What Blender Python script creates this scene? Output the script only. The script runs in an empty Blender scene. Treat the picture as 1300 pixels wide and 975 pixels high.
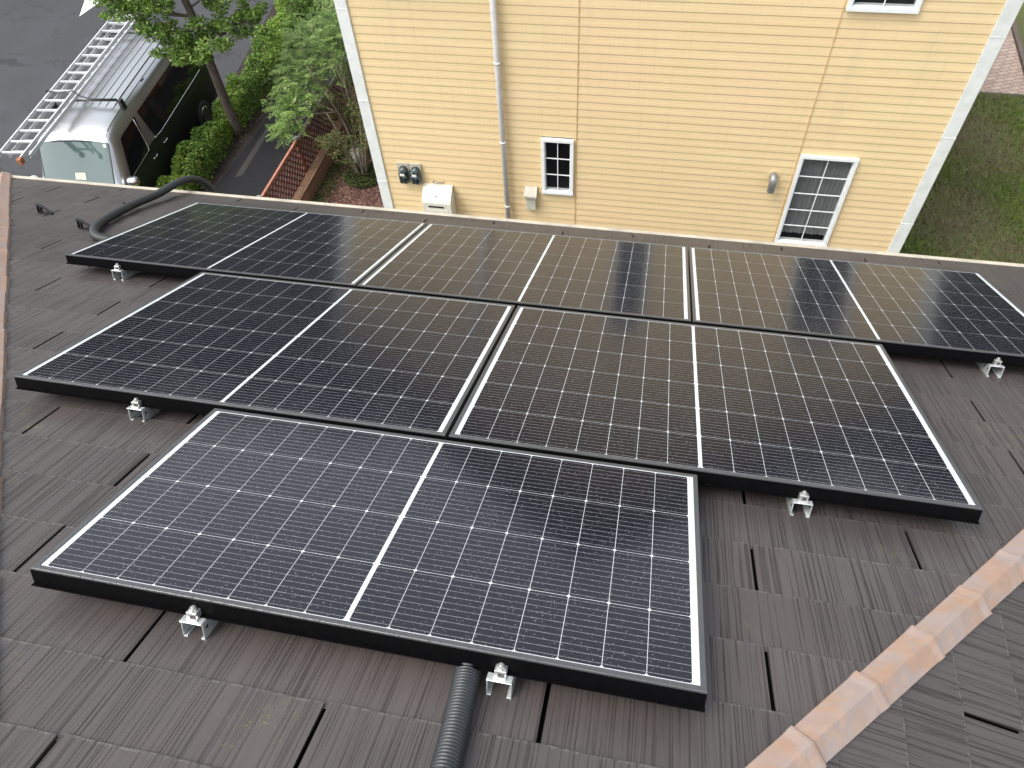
import bpy, bmesh, math, random
from mathutils import Vector, Matrix
random.seed(7)
SC = bpy.context.scene
COL = SC.collection
R_ = math.radians
PI = math.pi

# ------------------------------------------------------------------ camera
CAMR = [[0.9799950327561207, 0.19174761404139062, -0.0533159289777827],
        [0.12172722852124065, -0.7894234679588732, -0.6016585992673281],
        [-0.15745544642808554, 0.5831324384264861, -0.7969719829736253]]
ZO = 7.5                                   # the yard lies at z = 0
CAMP = Vector((1.3038, -0.4333, 1.5390 + ZO))
cam = bpy.data.cameras.new('camera')
cam.sensor_width = 36.0
cam.lens = 925.9 / 1300 * 36
cam.clip_start = 0.02
cam.clip_end = 3000
camo = bpy.data.objects.new('camera', cam)
COL.objects.link(camo)
ax = [Vector(CAMR[0]), -Vector(CAMR[1]), -Vector(CAMR[2])]
M = Matrix.Identity(4)
for c in range(3):
    for r in range(3):
        M[r][c] = ax[c][r]
M.translation = CAMP
camo.matrix_world = M
SC.camera = camo

# ------------------------------------------------------------------ world, sun, exposure
SUN_EL, SUN_AZ = 60.0, 238.0               # degrees; azimuth clockwise from +Y
w = bpy.data.worlds.new('World')
SC.world = w
w.use_nodes = True
nt = w.node_tree
for n in list(nt.nodes):
    nt.nodes.remove(n)
sky = nt.nodes.new('ShaderNodeTexSky')
sky.sky_type = 'NISHITA'
sky.sun_disc = False
sky.sun_elevation = R_(SUN_EL)
sky.sun_rotation = R_(SUN_AZ)
sky.air_density = 1.0
sky.dust_density = 4.0
sky.ozone_density = 1.0
hs = nt.nodes.new('ShaderNodeHueSaturation')   # a cloudy sky is nearly grey
hs.inputs['Saturation'].default_value = 0.36
bg = nt.nodes.new('ShaderNodeBackground')
bg.inputs['Strength'].default_value = 0.15
wo = nt.nodes.new('ShaderNodeOutputWorld')
nt.links.new(sky.outputs[0], hs.inputs['Color'])
nt.links.new(hs.outputs[0], bg.inputs['Color'])
nt.links.new(bg.outputs[0], wo.inputs[0])
sl = bpy.data.lights.new('sun', 'SUN')
sl.energy = 0.5
sl.angle = R_(30)
sl.color = (1.0, 0.96, 0.90)
so = bpy.data.objects.new('sun', sl)
COL.objects.link(so)
sd = Vector((math.sin(R_(SUN_AZ)) * math.cos(R_(SUN_EL)), math.cos(R_(SUN_AZ)) * math.cos(R_(SUN_EL)), math.sin(R_(SUN_EL))))
so.rotation_euler = sd.to_track_quat('Z', 'Y').to_euler()
so.location = (0, 0, 40)
SC.view_settings.view_transform = 'Standard'
SC.view_settings.look = 'None'
SC.view_settings.exposure = 1.40
SC.view_settings.gamma = 1.0
SC.view_settings.use_curve_mapping = False

# ------------------------------------------------------------------ node helpers
class NT:
    def __init__(s, name):
        s.m = bpy.data.materials.new(name)
        s.m.use_nodes = True
        s.t = s.m.node_tree
        s.b = s.t.nodes['Principled BSDF']
    def new(s, typ, **kw):
        n = s.t.nodes.new(typ)
        for k, v in kw.items():
            setattr(n, k, v)
        return n
    def put(s, sock, v):
        if hasattr(v, 'links') or hasattr(v, 'is_output'):
            s.t.links.new(v, sock)
        elif isinstance(v, (tuple, list)) and sock.type == 'RGBA' and len(v) == 3:
            sock.default_value = (*v, 1)
        else:
            sock.default_value = v
    def math(s, op, a, b=None, c=None, clamp=False):
        n = s.new('ShaderNodeMath', operation=op, use_clamp=clamp)
        for i, v in enumerate((a, b, c)):
            if v is not None:
                s.put(n.inputs[i], v)
        return n.outputs[0]
    def mix(s, f, a, b, mode='MIX'):
        n = s.new('ShaderNodeMix', data_type='RGBA', blend_type=mode)
        s.put(n.inputs[0], f); s.put(n.inputs[6], a); s.put(n.inputs[7], b)
        return n.outputs[2]
    def noise(s, vec, scale, detail=3, rough=0.55, dist=0.0, dim='3D'):
        n = s.new('ShaderNodeTexNoise', noise_dimensions=dim)
        if vec is not None:
            s.put(n.inputs['Vector'], vec)
        n.inputs['Scale'].default_value = scale
        n.inputs['Detail'].default_value = detail
        n.inputs['Roughness'].default_value = rough
        n.inputs['Distortion'].default_value = dist
        return n.outputs['Fac']
    def vor(s, vec, scale, feature='F1', out='Distance', rnd=1.0):
        n = s.new('ShaderNodeTexVoronoi', feature=feature)
        if vec is not None:
            s.put(n.inputs['Vector'], vec)
        n.inputs['Scale'].default_value = scale
        n.inputs['Randomness'].default_value = rnd
        return n.outputs[out]
    def ramp(s, f, lo, hi, a=0.0, b=1.0):
        n = s.new('ShaderNodeMapRange', clamp=True)
        s.put(n.inputs[0], f)
        n.inputs[1].default_value = lo; n.inputs[2].default_value = hi
        n.inputs[3].default_value = a; n.inputs[4].default_value = b
        return n.outputs[0]
    def obj(s):
        return s.new('ShaderNodeTexCoord').outputs['Object']
    def geo(s):
        return s.new('ShaderNodeNewGeometry').outputs['Position']
    def uv(s):
        return s.new('ShaderNodeTexCoord').outputs['UV']
    def sep(s, v):
        n = s.new('ShaderNodeSeparateXYZ'); s.put(n.inputs[0], v)
        return n.outputs
    def comb(s, x, y, z):
        n = s.new('ShaderNodeCombineXYZ')
        s.put(n.inputs[0], x); s.put(n.inputs[1], y); s.put(n.inputs[2], z)
        return n.outputs[0]
    def vmul(s, v, k):
        n = s.new('ShaderNodeVectorMath', operation='MULTIPLY')
        s.put(n.inputs[0], v); n.inputs[1].default_value = k
        return n.outputs[0]
    def bump(s, h, strength, dist=0.01, nrm=None):
        n = s.new('ShaderNodeBump')
        n.inputs['Strength'].default_value = strength
        n.inputs['Distance'].default_value = dist
        s.put(n.inputs['Height'], h)
        if nrm is not None:
            s.put(n.inputs['Normal'], nrm)
        return n.outputs[0]
    def attr(s, name):
        return s.new('ShaderNodeAttribute', attribute_name=name).outputs['Color']
    def set(s, **kw):
        for k, v in kw.items():
            s.put(s.b.inputs[k.replace('_', ' ')], v)
        return s.m

def plain(name, col, rough=0.5, metal=0.0, var=0.15, scale=20, bump=0.0, spec=0.5):
    n = NT(name)
    f = n.noise(n.obj(), scale, 4, 0.6)
    c = n.mix(n.ramp(f, 0.3, 0.7), tuple(x * (1 - var) for x in col), tuple(min(1, x * (1 + var)) for x in col))
    n.set(Base_Color=c, Roughness=n.ramp(f, 0.3, 0.7, rough * 0.85, min(1, rough * 1.15)), Metallic=metal)
    n.b.inputs['Specular IOR Level'].default_value = spec
    if bump:
        n.set(Normal=n.bump(n.noise(n.obj(), scale * 3, 4), bump, 0.005))
    return n.m

MAT = {}
def build_materials():
    # slate: fine grooves down the slope, one tint per slate, damp, a little moss
    def slate(name, base):
        n = NT(name)
        u, v, _ = n.sep(n.uv())
        tr, tg, tb = n.new('ShaderNodeSeparateColor').outputs[:3], None, None
        sc = n.new('ShaderNodeSeparateColor')
        n.put(sc.inputs[0], n.attr('tint'))
        r, g = sc.outputs[0], sc.outputs[1]
        uo = n.math('ADD', u, n.math('MULTIPLY', r, 37.0))
        wob = n.noise(n.comb(n.math('MULTIPLY', uo, 9.0), n.math('MULTIPLY', v, 7.0), 0.0), 1.0, 2)
        uw = n.math('ADD', uo, n.math('MULTIPLY', wob, 0.0022))
        s1 = n.noise(n.comb(n.math('MULTIPLY', uw, 205.0), n.math('MULTIPLY', v, 1.1), n.math('MULTIPLY', g, 20.0)), 1.0, 3, 0.6)
        s2 = n.noise(n.comb(n.math('MULTIPLY', uw, 430.0), n.math('MULTIPLY', v, 5.0), n.math('MULTIPLY', g, 9.0)), 1.0, 2, 0.6)
        patch = n.noise(n.comb(n.math('MULTIPLY', uo, 7.0), n.math('MULTIPLY', v, 4.0), 3.0), 1.0, 2)
        groove = n.math('MULTIPLY', n.ramp(s1, 0.55, 0.63), n.ramp(patch, 0.30, 0.62, 0.35, 1.0))
        fine = n.ramp(s2, 0.35, 0.7)
        d = tuple(x * 0.42 for x in base)
        l = tuple(x * 1.28 for x in base)
        c = n.mix(fine, base, l)
        c = n.mix(n.math('MULTIPLY', groove, 0.72), c, d)
        c = n.mix(n.ramp(g, 0, 1, 0.0, 0.32), c, tuple(x * 0.55 for x in base))
        big = n.noise(n.geo(), 1.7, 4, 0.6)
        c = n.mix(n.ramp(big, 0.45, 0.75, 0, 0.35), c, (base[0] * 1.6, base[1] * 1.5, base[2] * 1.45))
        # pale worn lip and moss grains along the lower edge of each course
        lip = n.ramp(sc.outputs[2], 0.968, 0.985)
        c = n.mix(n.math('MULTIPLY', lip, n.ramp(n.noise(n.geo(), 60, 2), 0.44, 0.60, 0, 0.5)), c, (0.14, 0.132, 0.126))
        grains = n.ramp(n.noise(n.geo(), 210, 2), 0.56, 0.62)
        zone = n.ramp(n.noise(n.geo(), 3.3, 3, 0.6), 0.60, 0.70)
        zone = n.math('MULTIPLY', zone, n.ramp(n.noise(n.geo(), 21, 2), 0.50, 0.62))
        c = n.mix(n.math('MULTIPLY', grains, n.math('MULTIPLY', zone, 0.8)), c, (0.17, 0.15, 0.03))
        n.set(Base_Color=c, Roughness=n.ramp(big, 0.3, 0.7, 0.36, 0.50))
        hgt = n.math('ADD', n.math('MULTIPLY', groove, -1.0), n.math('MULTIPLY', s2, 0.25))
        n.set(Normal=n.bump(hgt, 0.75, 0.003))
        return n.m
    MAT['slate'] = slate('slate', (0.059, 0.051, 0.047))

    # solar cells: nearly black silicon, fine busbars, glass with rain drops
    def cells(name, white):
        n = NT(name)
        u, v, _ = n.sep(n.uv())
        pos = n.geo()
        if white:
            c = (0.54, 0.575, 0.57)
        else:
            fr = n.math('FRACT', n.math('MULTIPLY', v, 10.0))
            ln = n.math('LESS_THAN', n.math('ABSOLUTE', n.math('SUBTRACT', fr, 0.5)), 0.040)
            mott = n.noise(pos, 260, 3, 0.7)
            c = n.mix(n.ramp(mott, 0.35, 0.7), (0.005, 0.0055, 0.009), (0.012, 0.013, 0.019))
            c = n.mix(n.math('MULTIPLY', ln, n.ramp(n.noise(pos, 90, 2), 0.3, 0.7, 0.35, 0.9)), c, (0.24, 0.245, 0.25))
        # drops
        d1 = n.vor(pos, 170, 'F1')
        sel = n.ramp(n.noise(pos, 45, 2), 0.42, 0.60)
        drop = n.math('MULTIPLY', n.ramp(d1, 0.10, 0.42, 1, 0), sel)
        d2 = n.vor(pos, 420, 'F1')
        mist = n.math('MULTIPLY', n.ramp(d2, 0.1, 0.5, 1, 0), 0.30)
        h = n.math('ADD', drop, mist)
        if not white:
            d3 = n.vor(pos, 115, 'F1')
            drop_glint = n.math('MULTIPLY', n.ramp(d3, 0.13, 0.24, 1, 0), n.ramp(n.noise(pos, 150, 2), 0.42, 0.52))
            c = n.mix(n.math("MULTIPLY", drop_glint, 0.20), c, (0.55, 0.56, 0.57))  # glints on the drops, put into the base colour as pale dots
        n.set(Base_Color=c, Roughness=0.09 if not white else 0.2, IOR=1.44, Normal=n.bump(h, 0.11, 0.0012))
        n.b.inputs['Specular IOR Level'].default_value = 0.5
        return n.m
    MAT['cell'] = cells('solar_cell', False)
    MAT['backsheet'] = cells('white_backsheet', True)
    n = NT('black_anodised')
    d = n.vor(n.geo(), 230, 'F1')
    sel = n.ramp(n.noise(n.geo(), 60, 2), 0.35, 0.6)
    dr = n.math('MULTIPLY', n.ramp(d, 0.1, 0.45, 1, 0), sel)
    n.set(Base_Color=n.mix(n.math('MULTIPLY', dr, 0.5), (0.062, 0.064, 0.064), (0.012, 0.012, 0.012)), Roughness=0.30, Normal=n.bump(dr, 0.35, 0.002))
    MAT['frame'] = n.m
    MAT['black_cover'] = plain('black_cover', (0.003, 0.003, 0.0033), 0.5, 0, 0.2, 60, 0, 0.03)
    n = NT('galvanised_steel')
    f = n.vor(n.obj(), 130, 'F1', 'Color'); g = n.noise(n.obj(), 60, 3)
    n.set(Base_Color=n.mix(n.ramp(g, 0.3, 0.7), (0.50, 0.55, 0.54), (0.68, 0.72, 0.70)), Metallic=0.55, Roughness=n.ramp(g, 0.3, 0.7, 0.28, 0.5))
    MAT['galv'] = n.m
    MAT['bolt'] = plain('bright_bolt', (0.62, 0.62, 0.60), 0.35, 0.8, 0.15, 80)
    MAT['conduit'] = plain('black_conduit', (0.022, 0.026, 0.028), 0.42, 0, 0.2, 60)
    MAT['conduit_grey'] = plain('weathered_conduit', (0.019, 0.023, 0.022), 0.5, 0, 0.25, 40)
    # hip cap: coated metal gone coppery
    n = NT('copper_hip_cap')
    p = n.geo()
    a = n.noise(p, 11, 5, 0.65, 0.9); b = n.noise(p, 30, 4, 0.7, 0.4); e = n.noise(p, 3.1, 3)
    c = n.mix(n.ramp(a, 0.40, 0.60), (0.355, 0.235, 0.168), (0.315, 0.260, 0.240))
    c = n.mix(n.ramp(b, 0.48, 0.72, 0, 0.55), c, (0.42, 0.295, 0.215))
    c = n.mix(n.ramp(e, 0.55, 0.72, 0, 0.5), c, (0.30, 0.19, 0.125))
    c = n.mix(n.ramp(n.noise(p, 120, 3), 0.66, 0.74, 0, 0.35), c, (0.17, 0.11, 0.08))
    n.set(Base_Color=c, Roughness=n.ramp(b, 0.3, 0.7, 0.38, 0.6), Metallic=0.12, Normal=n.bump(n.noise(p, 22, 4), 0.22, 0.008))
    MAT['copper'] = n.m
    MAT['hip_seam'] = plain('hip_seam', (0.11, 0.075, 0.055), 0.7, 0, 0.3, 40)
    MAT['cream'] = plain('cream_gutter', (0.37, 0.335, 0.26), 0.5, 0, 0.2, 9)
    MAT['soffit'] = plain('soffit_board', (0.55, 0.50, 0.42), 0.7, 0, 0.08, 8)
    # siding
    n = NT('yellow_siding')
    p = n.geo(); x, y, z = n.sep(p)
    f = n.noise(n.comb(n.math('MULTIPLY', x, 1.3), y, n.math('MULTIPLY', z, 22.0)), 1.0, 4, 0.65)
    st = n.noise(n.comb(n.math('MULTIPLY', x, 30.0), y, n.math('MULTIPLY', z, 1.0)), 1.0, 3, 0.6)
    c = n.mix(n.ramp(f, 0.3, 0.7), (0.74, 0.580, 0.315), (0.80, 0.640, 0.365))
    bd = n.new('ShaderNodeTexWhiteNoise', noise_dimensions='1D')
    n.put(bd.inputs['W'], n.math('FLOOR', n.math('DIVIDE', n.math('SUBTRACT', z, 0.35), 0.1141)))
    c = n.mix(n.math('MULTIPLY', bd.outputs[0], 0.30), c, (0.70, 0.515, 0.275))
    drip = n.noise(n.comb(n.math('MULTIPLY', x, 4.5), y, n.math('MULTIPLY', z, 0.22)), 1.0, 4, 0.7)
    c = n.mix(n.ramp(drip, 0.56, 0.75, 0, 0.30), c, (0.56, 0.45, 0.29))
    c = n.mix(n.ramp(st, 0.54, 0.80, 0, 0.34), c, (0.62, 0.44, 0.25))
    c = n.mix(n.ramp(n.noise(p, 0.55, 3), 0.45, 0.7, 0, 0.35), c, (0.80, 0.57, 0.35))
    n.set(Base_Color=c, Roughness=0.5, Normal=n.bump(f, 0.05, 0.004))
    MAT['siding'] = n.m
    MAT['side_wall'] = plain('side_wall', (0.17, 0.145, 0.125), 0.8, 0, 0.15, 3)  # unseen sides; brown chosen to keep yellow reflections off the van
    MAT['seam'] = plain('siding_seam', (0.62, 0.43, 0.22), 0.6, 0, 0.2, 12)
    n = NT('white_trim')
    p = n.geo(); f = n.noise(p, 9, 4, 0.6)
    n.set(Base_Color=n.mix(n.ramp(f, 0.35, 0.75), (0.76, 0.78, 0.75), (0.63, 0.66, 0.62)), Roughness=0.42)
    MAT['trim'] = n.m
    MAT['pipe'] = plain('grey_pvc', (0.60, 0.59, 0.56), 0.4, 0, 0.1, 9)
    MAT['frame_white'] = plain('white_vinyl', (0.80, 0.83, 0.82), 0.35, 0, 0.05, 12)
    n = NT('window_glass')
    n.set(Base_Color=(0.02, 0.022, 0.024), Roughness=0.03, IOR=1.5, Alpha=0.30)
    MAT['glass'] = n.m
    n = NT('van_glass')
    n.set(Base_Color=(0.006, 0.007, 0.007), Roughness=0.03, IOR=1.5, Alpha=0.96)
    MAT['van_glass'] = n.m
    n = NT('windshield_glass')
    n.set(Base_Color=(0.07, 0.12, 0.105), Roughness=0.04, IOR=1.9, Alpha=0.80)
    MAT['windshield'] = n.m
    MAT['dark_room'] = plain('dark_room', (0.02, 0.02, 0.02), 0.9)
    MAT['curtain'] = plain('grey_curtain', (0.22, 0.24, 0.235), 0.9, 0, 0.08, 6)
    MAT['box_beige'] = plain('beige_box_paint', (0.66, 0.64, 0.54), 0.45, 0, 0.06, 12)
    MAT['box_green'] = plain('grey_box_paint', (0.50, 0.50, 0.40), 0.5, 0, 0.08, 12)
    MAT['black'] = plain('black_plastic', (0.012, 0.012, 0.013), 0.35, 0, 0.2, 30)
    MAT['board'] = plain('meter_board', (0.46, 0.44, 0.36), 0.6, 0, 0.2, 25)
    n = NT('meter_dome'); n.set(Base_Color=(0.02, 0.035, 0.035), Roughness=0.06, IOR=1.55)
    n.set(Base_Color=n.mix(n.ramp(n.noise(n.obj(), 45, 3), 0.5, 0.62), (0.010, 0.016, 0.016), (0.16, 0.22, 0.21)))
    MAT['dome'] = n.m
    MAT['vent'] = plain('grey_vent', (0.26, 0.26, 0.26), 0.32, 0.5, 0.2, 14)
    MAT['roof_dark'] = plain('dark_roofing', (0.035, 0.031, 0.030), 0.7, 0, 0.25, 6)
    # ground
    n = NT('asphalt')
    p = n.geo()
    gr = n.noise(p, 95, 4, 0.75); big = n.noise(p, 0.55, 4, 0.6)
    c = n.mix(n.ramp(gr, 0.3, 0.7), (0.018, 0.019, 0.021), (0.050, 0.052, 0.056))
    c = n.mix(n.ramp(big, 0.42, 0.66, 0, 0.45), c, (0.054, 0.056, 0.061))
    off = n.new('ShaderNodeTexNoise'); off.inputs['Scale'].default_value = 1.6; off.inputs['Detail'].default_value = 6; off.inputs['Roughness'].default_value = 0.62
    n.put(off.inputs['Vector'], p)
    va = n.new('ShaderNodeVectorMath', operation='MULTIPLY_ADD'); n.put(va.inputs[0], off.outputs['Color']); va.inputs[1].default_value = (1.3, 1.3, 0); n.put(va.inputs[2], p)
    cr = n.vor(va.outputs[0], 0.62, 'DISTANCE_TO_EDGE')
    wd = n.ramp(n.noise(p, 1.3, 3), 0.35, 0.62, 0.001, 0.016)
    crack = n.math('LESS_THAN', cr, wd)
    c = n.mix(n.math('MULTIPLY', crack, 0.75), c, (0.014, 0.014, 0.015))
    n.set(Base_Color=c, Roughness=0.62, Normal=n.bump(gr, 0.4, 0.008))
    MAT['asphalt'] = n.m
    n = NT('dark_asphalt'); p = n.geo()
    gr = n.noise(p, 85, 4, 0.75)
    c = n.mix(n.ramp(gr, 0.3, 0.7), (0.007, 0.007, 0.008), (0.026, 0.026, 0.029))
    c = n.mix(n.ramp(n.noise(p, 1.1, 3), 0.5, 0.7, 0, 0.4), c, (0.022, 0.021, 0.020))
    n.b.inputs['Specular IOR Level'].default_value = 0.2
    n.set(Base_Color=c, Roughness=0.8, Normal=n.bump(gr, 0.4, 0.008))
    MAT['drive'] = n.m
    def soil(name, a, b, sc):
        n = NT(name); p = n.geo()
        v = n.vor(p, sc, 'F1'); col = n.vor(p, sc, 'F1', 'Color')
        sr = n.sep(col)[0]
        c = n.mix(sr, a, b)
        c = n.mix(n.ramp(v, 0.35, 0.6, 0, 0.8), c, tuple(x * 0.25 for x in a))
        c = n.mix(n.ramp(n.noise(p, 2.2, 4), 0.45, 0.65, 0, 0.5), c, tuple(x * 0.5 for x in a))
        n.set(Base_Color=c, Roughness=0.85, Normal=n.bump(v, 0.6, 0.02))
        return n.m
    MAT['soil'] = soil('bed_soil', (0.026, 0.017, 0.012), (0.055, 0.038, 0.028), 55)
    MAT['red_gravel'] = soil('red_gravel', (0.10, 0.045, 0.034), (0.27, 0.14, 0.105), 26)
    n = NT('mossy_ground'); p = n.geo()
    f = n.noise(p, 30, 4, 0.7)
    c = n.mix(n.ramp(f, 0.3, 0.7), (0.022, 0.030, 0.010), (0.085, 0.095, 0.025))
    c = n.mix(n.ramp(n.noise(p, 3, 3), 0.45, 0.62), c, (0.055, 0.042, 0.028))
    n.set(Base_Color=c, Roughness=0.9, Normal=n.bump(f, 0.6, 0.02))
    MAT['moss'] = n.m
    n = NT('lawn_ground'); p = n.geo()
    f = n.noise(p, 34, 5, 0.75); b = n.noise(p, 0.8, 4, 0.6)
    c = n.mix(n.ramp(f, 0.3, 0.7), (0.058, 0.076, 0.018), (0.135, 0.160, 0.042))
    c = n.mix(n.ramp(b, 0.42, 0.62, 0, 0.8), c, (0.090, 0.074, 0.046))
    n.set(Base_Color=c, Roughness=0.95, Normal=n.bump(f, 0.7, 0.03))
    MAT['lawn'] = n.m
    MAT['far_ground'] = plain('far_ground', (0.055, 0.060, 0.035), 0.95, 0, 0.3, 0.6)
    n = NT('brick_paving'); p = n.geo()
    x, y, z = n.sep(p)
    vv = n.comb(n.math('ADD', n.math('MULTIPLY', x, 0.92), n.math('MULTIPLY', y, 0.39)), n.math('SUBTRACT', n.math('MULTIPLY', y, 0.92), n.math('MULTIPLY', x, 0.39)), 0.0)
    br = n.new('ShaderNodeTexBrick'); n.put(br.inputs['Vector'], vv)
    br.inputs['Color1'].default_value = (0.40, 0.29, 0.23, 1); br.inputs['Color2'].default_value = (0.50, 0.38, 0.31, 1)
    br.inputs['Mortar'].default_value = (0.13, 0.105, 0.085, 1); br.inputs['Scale'].default_value = 1.0
    br.inputs['Brick Width'].default_value = 0.23; br.inputs['Row Height'].default_value = 0.115; br.inputs['Mortar Size'].default_value = 0.008
    c = n.mix(n.ramp(n.noise(p, 6, 4), 0.4, 0.7, 0, 0.4), br.outputs[0], (0.22, 0.17, 0.13))
    n.set(Base_Color=c, Roughness=0.8, Normal=n.bump(br.outputs['Fac'], -0.4, 0.01))
    MAT['paving'] = n.m
    n = NT('road_paint'); p = n.geo()
    n.set(Base_Color=n.mix(n.ramp(n.noise(p, 40, 4), 0.55, 0.72), (0.78, 0.79, 0.80), (0.35, 0.35, 0.36)), Roughness=0.6)
    MAT['paint'] = n.m
    MAT['faint_mark'] = plain('faint_mark', (0.035, 0.034, 0.032), 0.9, 0, 0.4, 14, 0.2)
    MAT['kerb'] = plain('concrete_kerb', (0.30, 0.29, 0.27), 0.8, 0, 0.2, 14, 0.2)
    n = NT('brown_block'); p = n.geo()
    x, y, z = n.sep(p)
    br = n.new('ShaderNodeTexBrick'); n.put(br.inputs['Vector'], n.comb(y, n.math('ADD', z, x), 0.0))
    br.inputs['Color1'].default_value = (0.26, 0.145, 0.085, 1); br.inputs['Color2'].default_value = (0.34, 0.20, 0.12, 1)
    br.inputs['Mortar'].default_value = (0.12, 0.08, 0.055, 1); br.inputs['Scale'].default_value = 1
    br.inputs['Brick Width'].default_value = 0.40; br.inputs['Row Height'].default_value = 0.19; br.inputs['Mortar Size'].default_value = 0.010
    n.set(Base_Color=n.mix(n.ramp(n.noise(p, 18, 4), 0.4, 0.7, 0, 0.5), br.outputs[0], (0.17, 0.10, 0.065)), Roughness=0.85)
    MAT['block'] = n.m
    MAT['red_wood'] = plain('red_brown_wood', (0.17, 0.062, 0.036), 0.7, 0, 0.35, 12)
    MAT['red_wood_light'] = plain('pink_brown_wood', (0.34, 0.145, 0.095), 0.65, 0, 0.25, 10)
    MAT['cap_grey'] = plain('grey_cap', (0.18, 0.19, 0.20), 0.5)
    MAT['stone'] = plain('white_stone', (0.55, 0.54, 0.50), 0.8, 0, 0.15, 10, 0.3)
    # van
    n = NT('silver_paint'); p = n.obj()
    f = n.noise(p, 420, 2)
    c = n.mix(f, (0.44, 0.45, 0.45), (0.51, 0.52, 0.52))
    n.set(Base_Color=c, Metallic=0.9, Roughness=0.30)
    n.b.inputs['Coat Weight'].default_value = 0.0
    n.b.inputs['Coat Roughness'].default_value = 0.05
    MAT['silver'] = n.m
    n = NT('dim_reflection')
    n.set(Base_Color=(0.020, 0.021, 0.019), Metallic=0.2, Roughness=0.30)  # dark colour stands in for dim reflections on the silver lower body
    n.b.inputs['Specular IOR Level'].default_value = 0.35
    MAT['dim_reflection'] = n.m
    MAT['chrome'] = plain('chrome', (0.72, 0.72, 0.71), 0.16, 1.0, 0.05, 10)
    MAT['rubber'] = plain('tyre_rubber', (0.018, 0.018, 0.018), 0.8, 0, 0.2, 30)
    MAT['alu'] = plain('ladder_aluminium', (0.74, 0.75, 0.75), 0.36, 0.55, 0.1, 40)
    MAT['foot'] = plain('rust_rubber_foot', (0.30, 0.11, 0.05), 0.75, 0, 0.35, 30)
    MAT['paper'] = plain('pale_paper', (0.68, 0.70, 0.50), 0.8, 0, 0.03, 10)
    MAT['sticker'] = plain('pale_sticker', (0.55, 0.78, 0.74), 0.5, 0, 0.03, 10)
    # plants
    def leaf(name, a, b, c3):
        n = NT(name)
        sc = n.new('ShaderNodeSeparateColor'); n.put(sc.inputs[0], n.attr('tint'))
        c = n.mix(sc.outputs[0], a, b)
        c = n.mix(n.ramp(sc.outputs[1], 0.82, 0.95), c, c3)
        n.set(Base_Color=c, Roughness=0.5)
        n.b.inputs['Specular IOR Level'].default_value = 0.35
        tr = n.new('ShaderNodeBsdfTranslucent'); n.put(tr.inputs[0], c)
        mx = n.new('ShaderNodeMixShader'); mx.inputs[0].default_value = 0.28
        out = n.t.nodes['Material Output']
        n.t.links.new(n.b.outputs[0], mx.inputs[1]); n.t.links.new(tr.outputs[0], mx.inputs[2])
        n.t.links.new(mx.outputs[0], out.inputs[0])
        return n.m
    MAT['leaf_tree'] = leaf('street_tree_leaf', (0.065, 0.135, 0.025), (0.22, 0.35, 0.06), (0.42, 0.50, 0.17))
    MAT['leaf_hedge'] = leaf('hedge_leaf', (0.075, 0.155, 0.025), (0.23, 0.37, 0.055), (0.42, 0.45, 0.09))
    MAT['leaf_feather'] = leaf('feathery_leaf', (0.09, 0.17, 0.035), (0.23, 0.34, 0.09), (0.32, 0.42, 0.14))
    MAT['leaf_shrub'] = leaf('shrub_leaf', (0.053, 0.079, 0.024), (0.145, 0.172, 0.046), (0.224, 0.119, 0.066))
    MAT['leaf_cover'] = leaf('cover_leaf', (0.030, 0.050, 0.014), (0.085, 0.115, 0.028), (0.16, 0.15, 0.06))
    MAT['leaf_litter'] = leaf('litter_leaf', (0.07, 0.045, 0.025), (0.16, 0.11, 0.06), (0.10, 0.15, 0.04))
    MAT['leaf_far'] = leaf('far_leaf', (0.012, 0.022, 0.009), (0.026, 0.042, 0.016), (0.04, 0.05, 0.02))
    MAT['grass'] = leaf('grass_blade', (0.09, 0.15, 0.024), (0.22, 0.31, 0.06), (0.26, 0.21, 0.12))
    n = NT('bark'); p = n.obj(); x, y, z = n.sep(p)
    f = n.noise(n.comb(n.math('MULTIPLY', x, 30.0), n.math('MULTIPLY', y, 30.0), n.math('MULTIPLY', z, 8.0)), 1.0, 4, 0.7)
    n.set(Base_Color=n.mix(n.ramp(f, 0.3, 0.7), (0.055, 0.042, 0.034), (0.185, 0.15, 0.125)), Roughness=0.85, Normal=n.bump(f, 0.6, 0.02))
    MAT['bark'] = n.m
    MAT['bark_light'] = plain('pale_bark', (0.22, 0.185, 0.14), 0.8, 0, 0.35, 18, 0.3)
build_materials()

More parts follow.
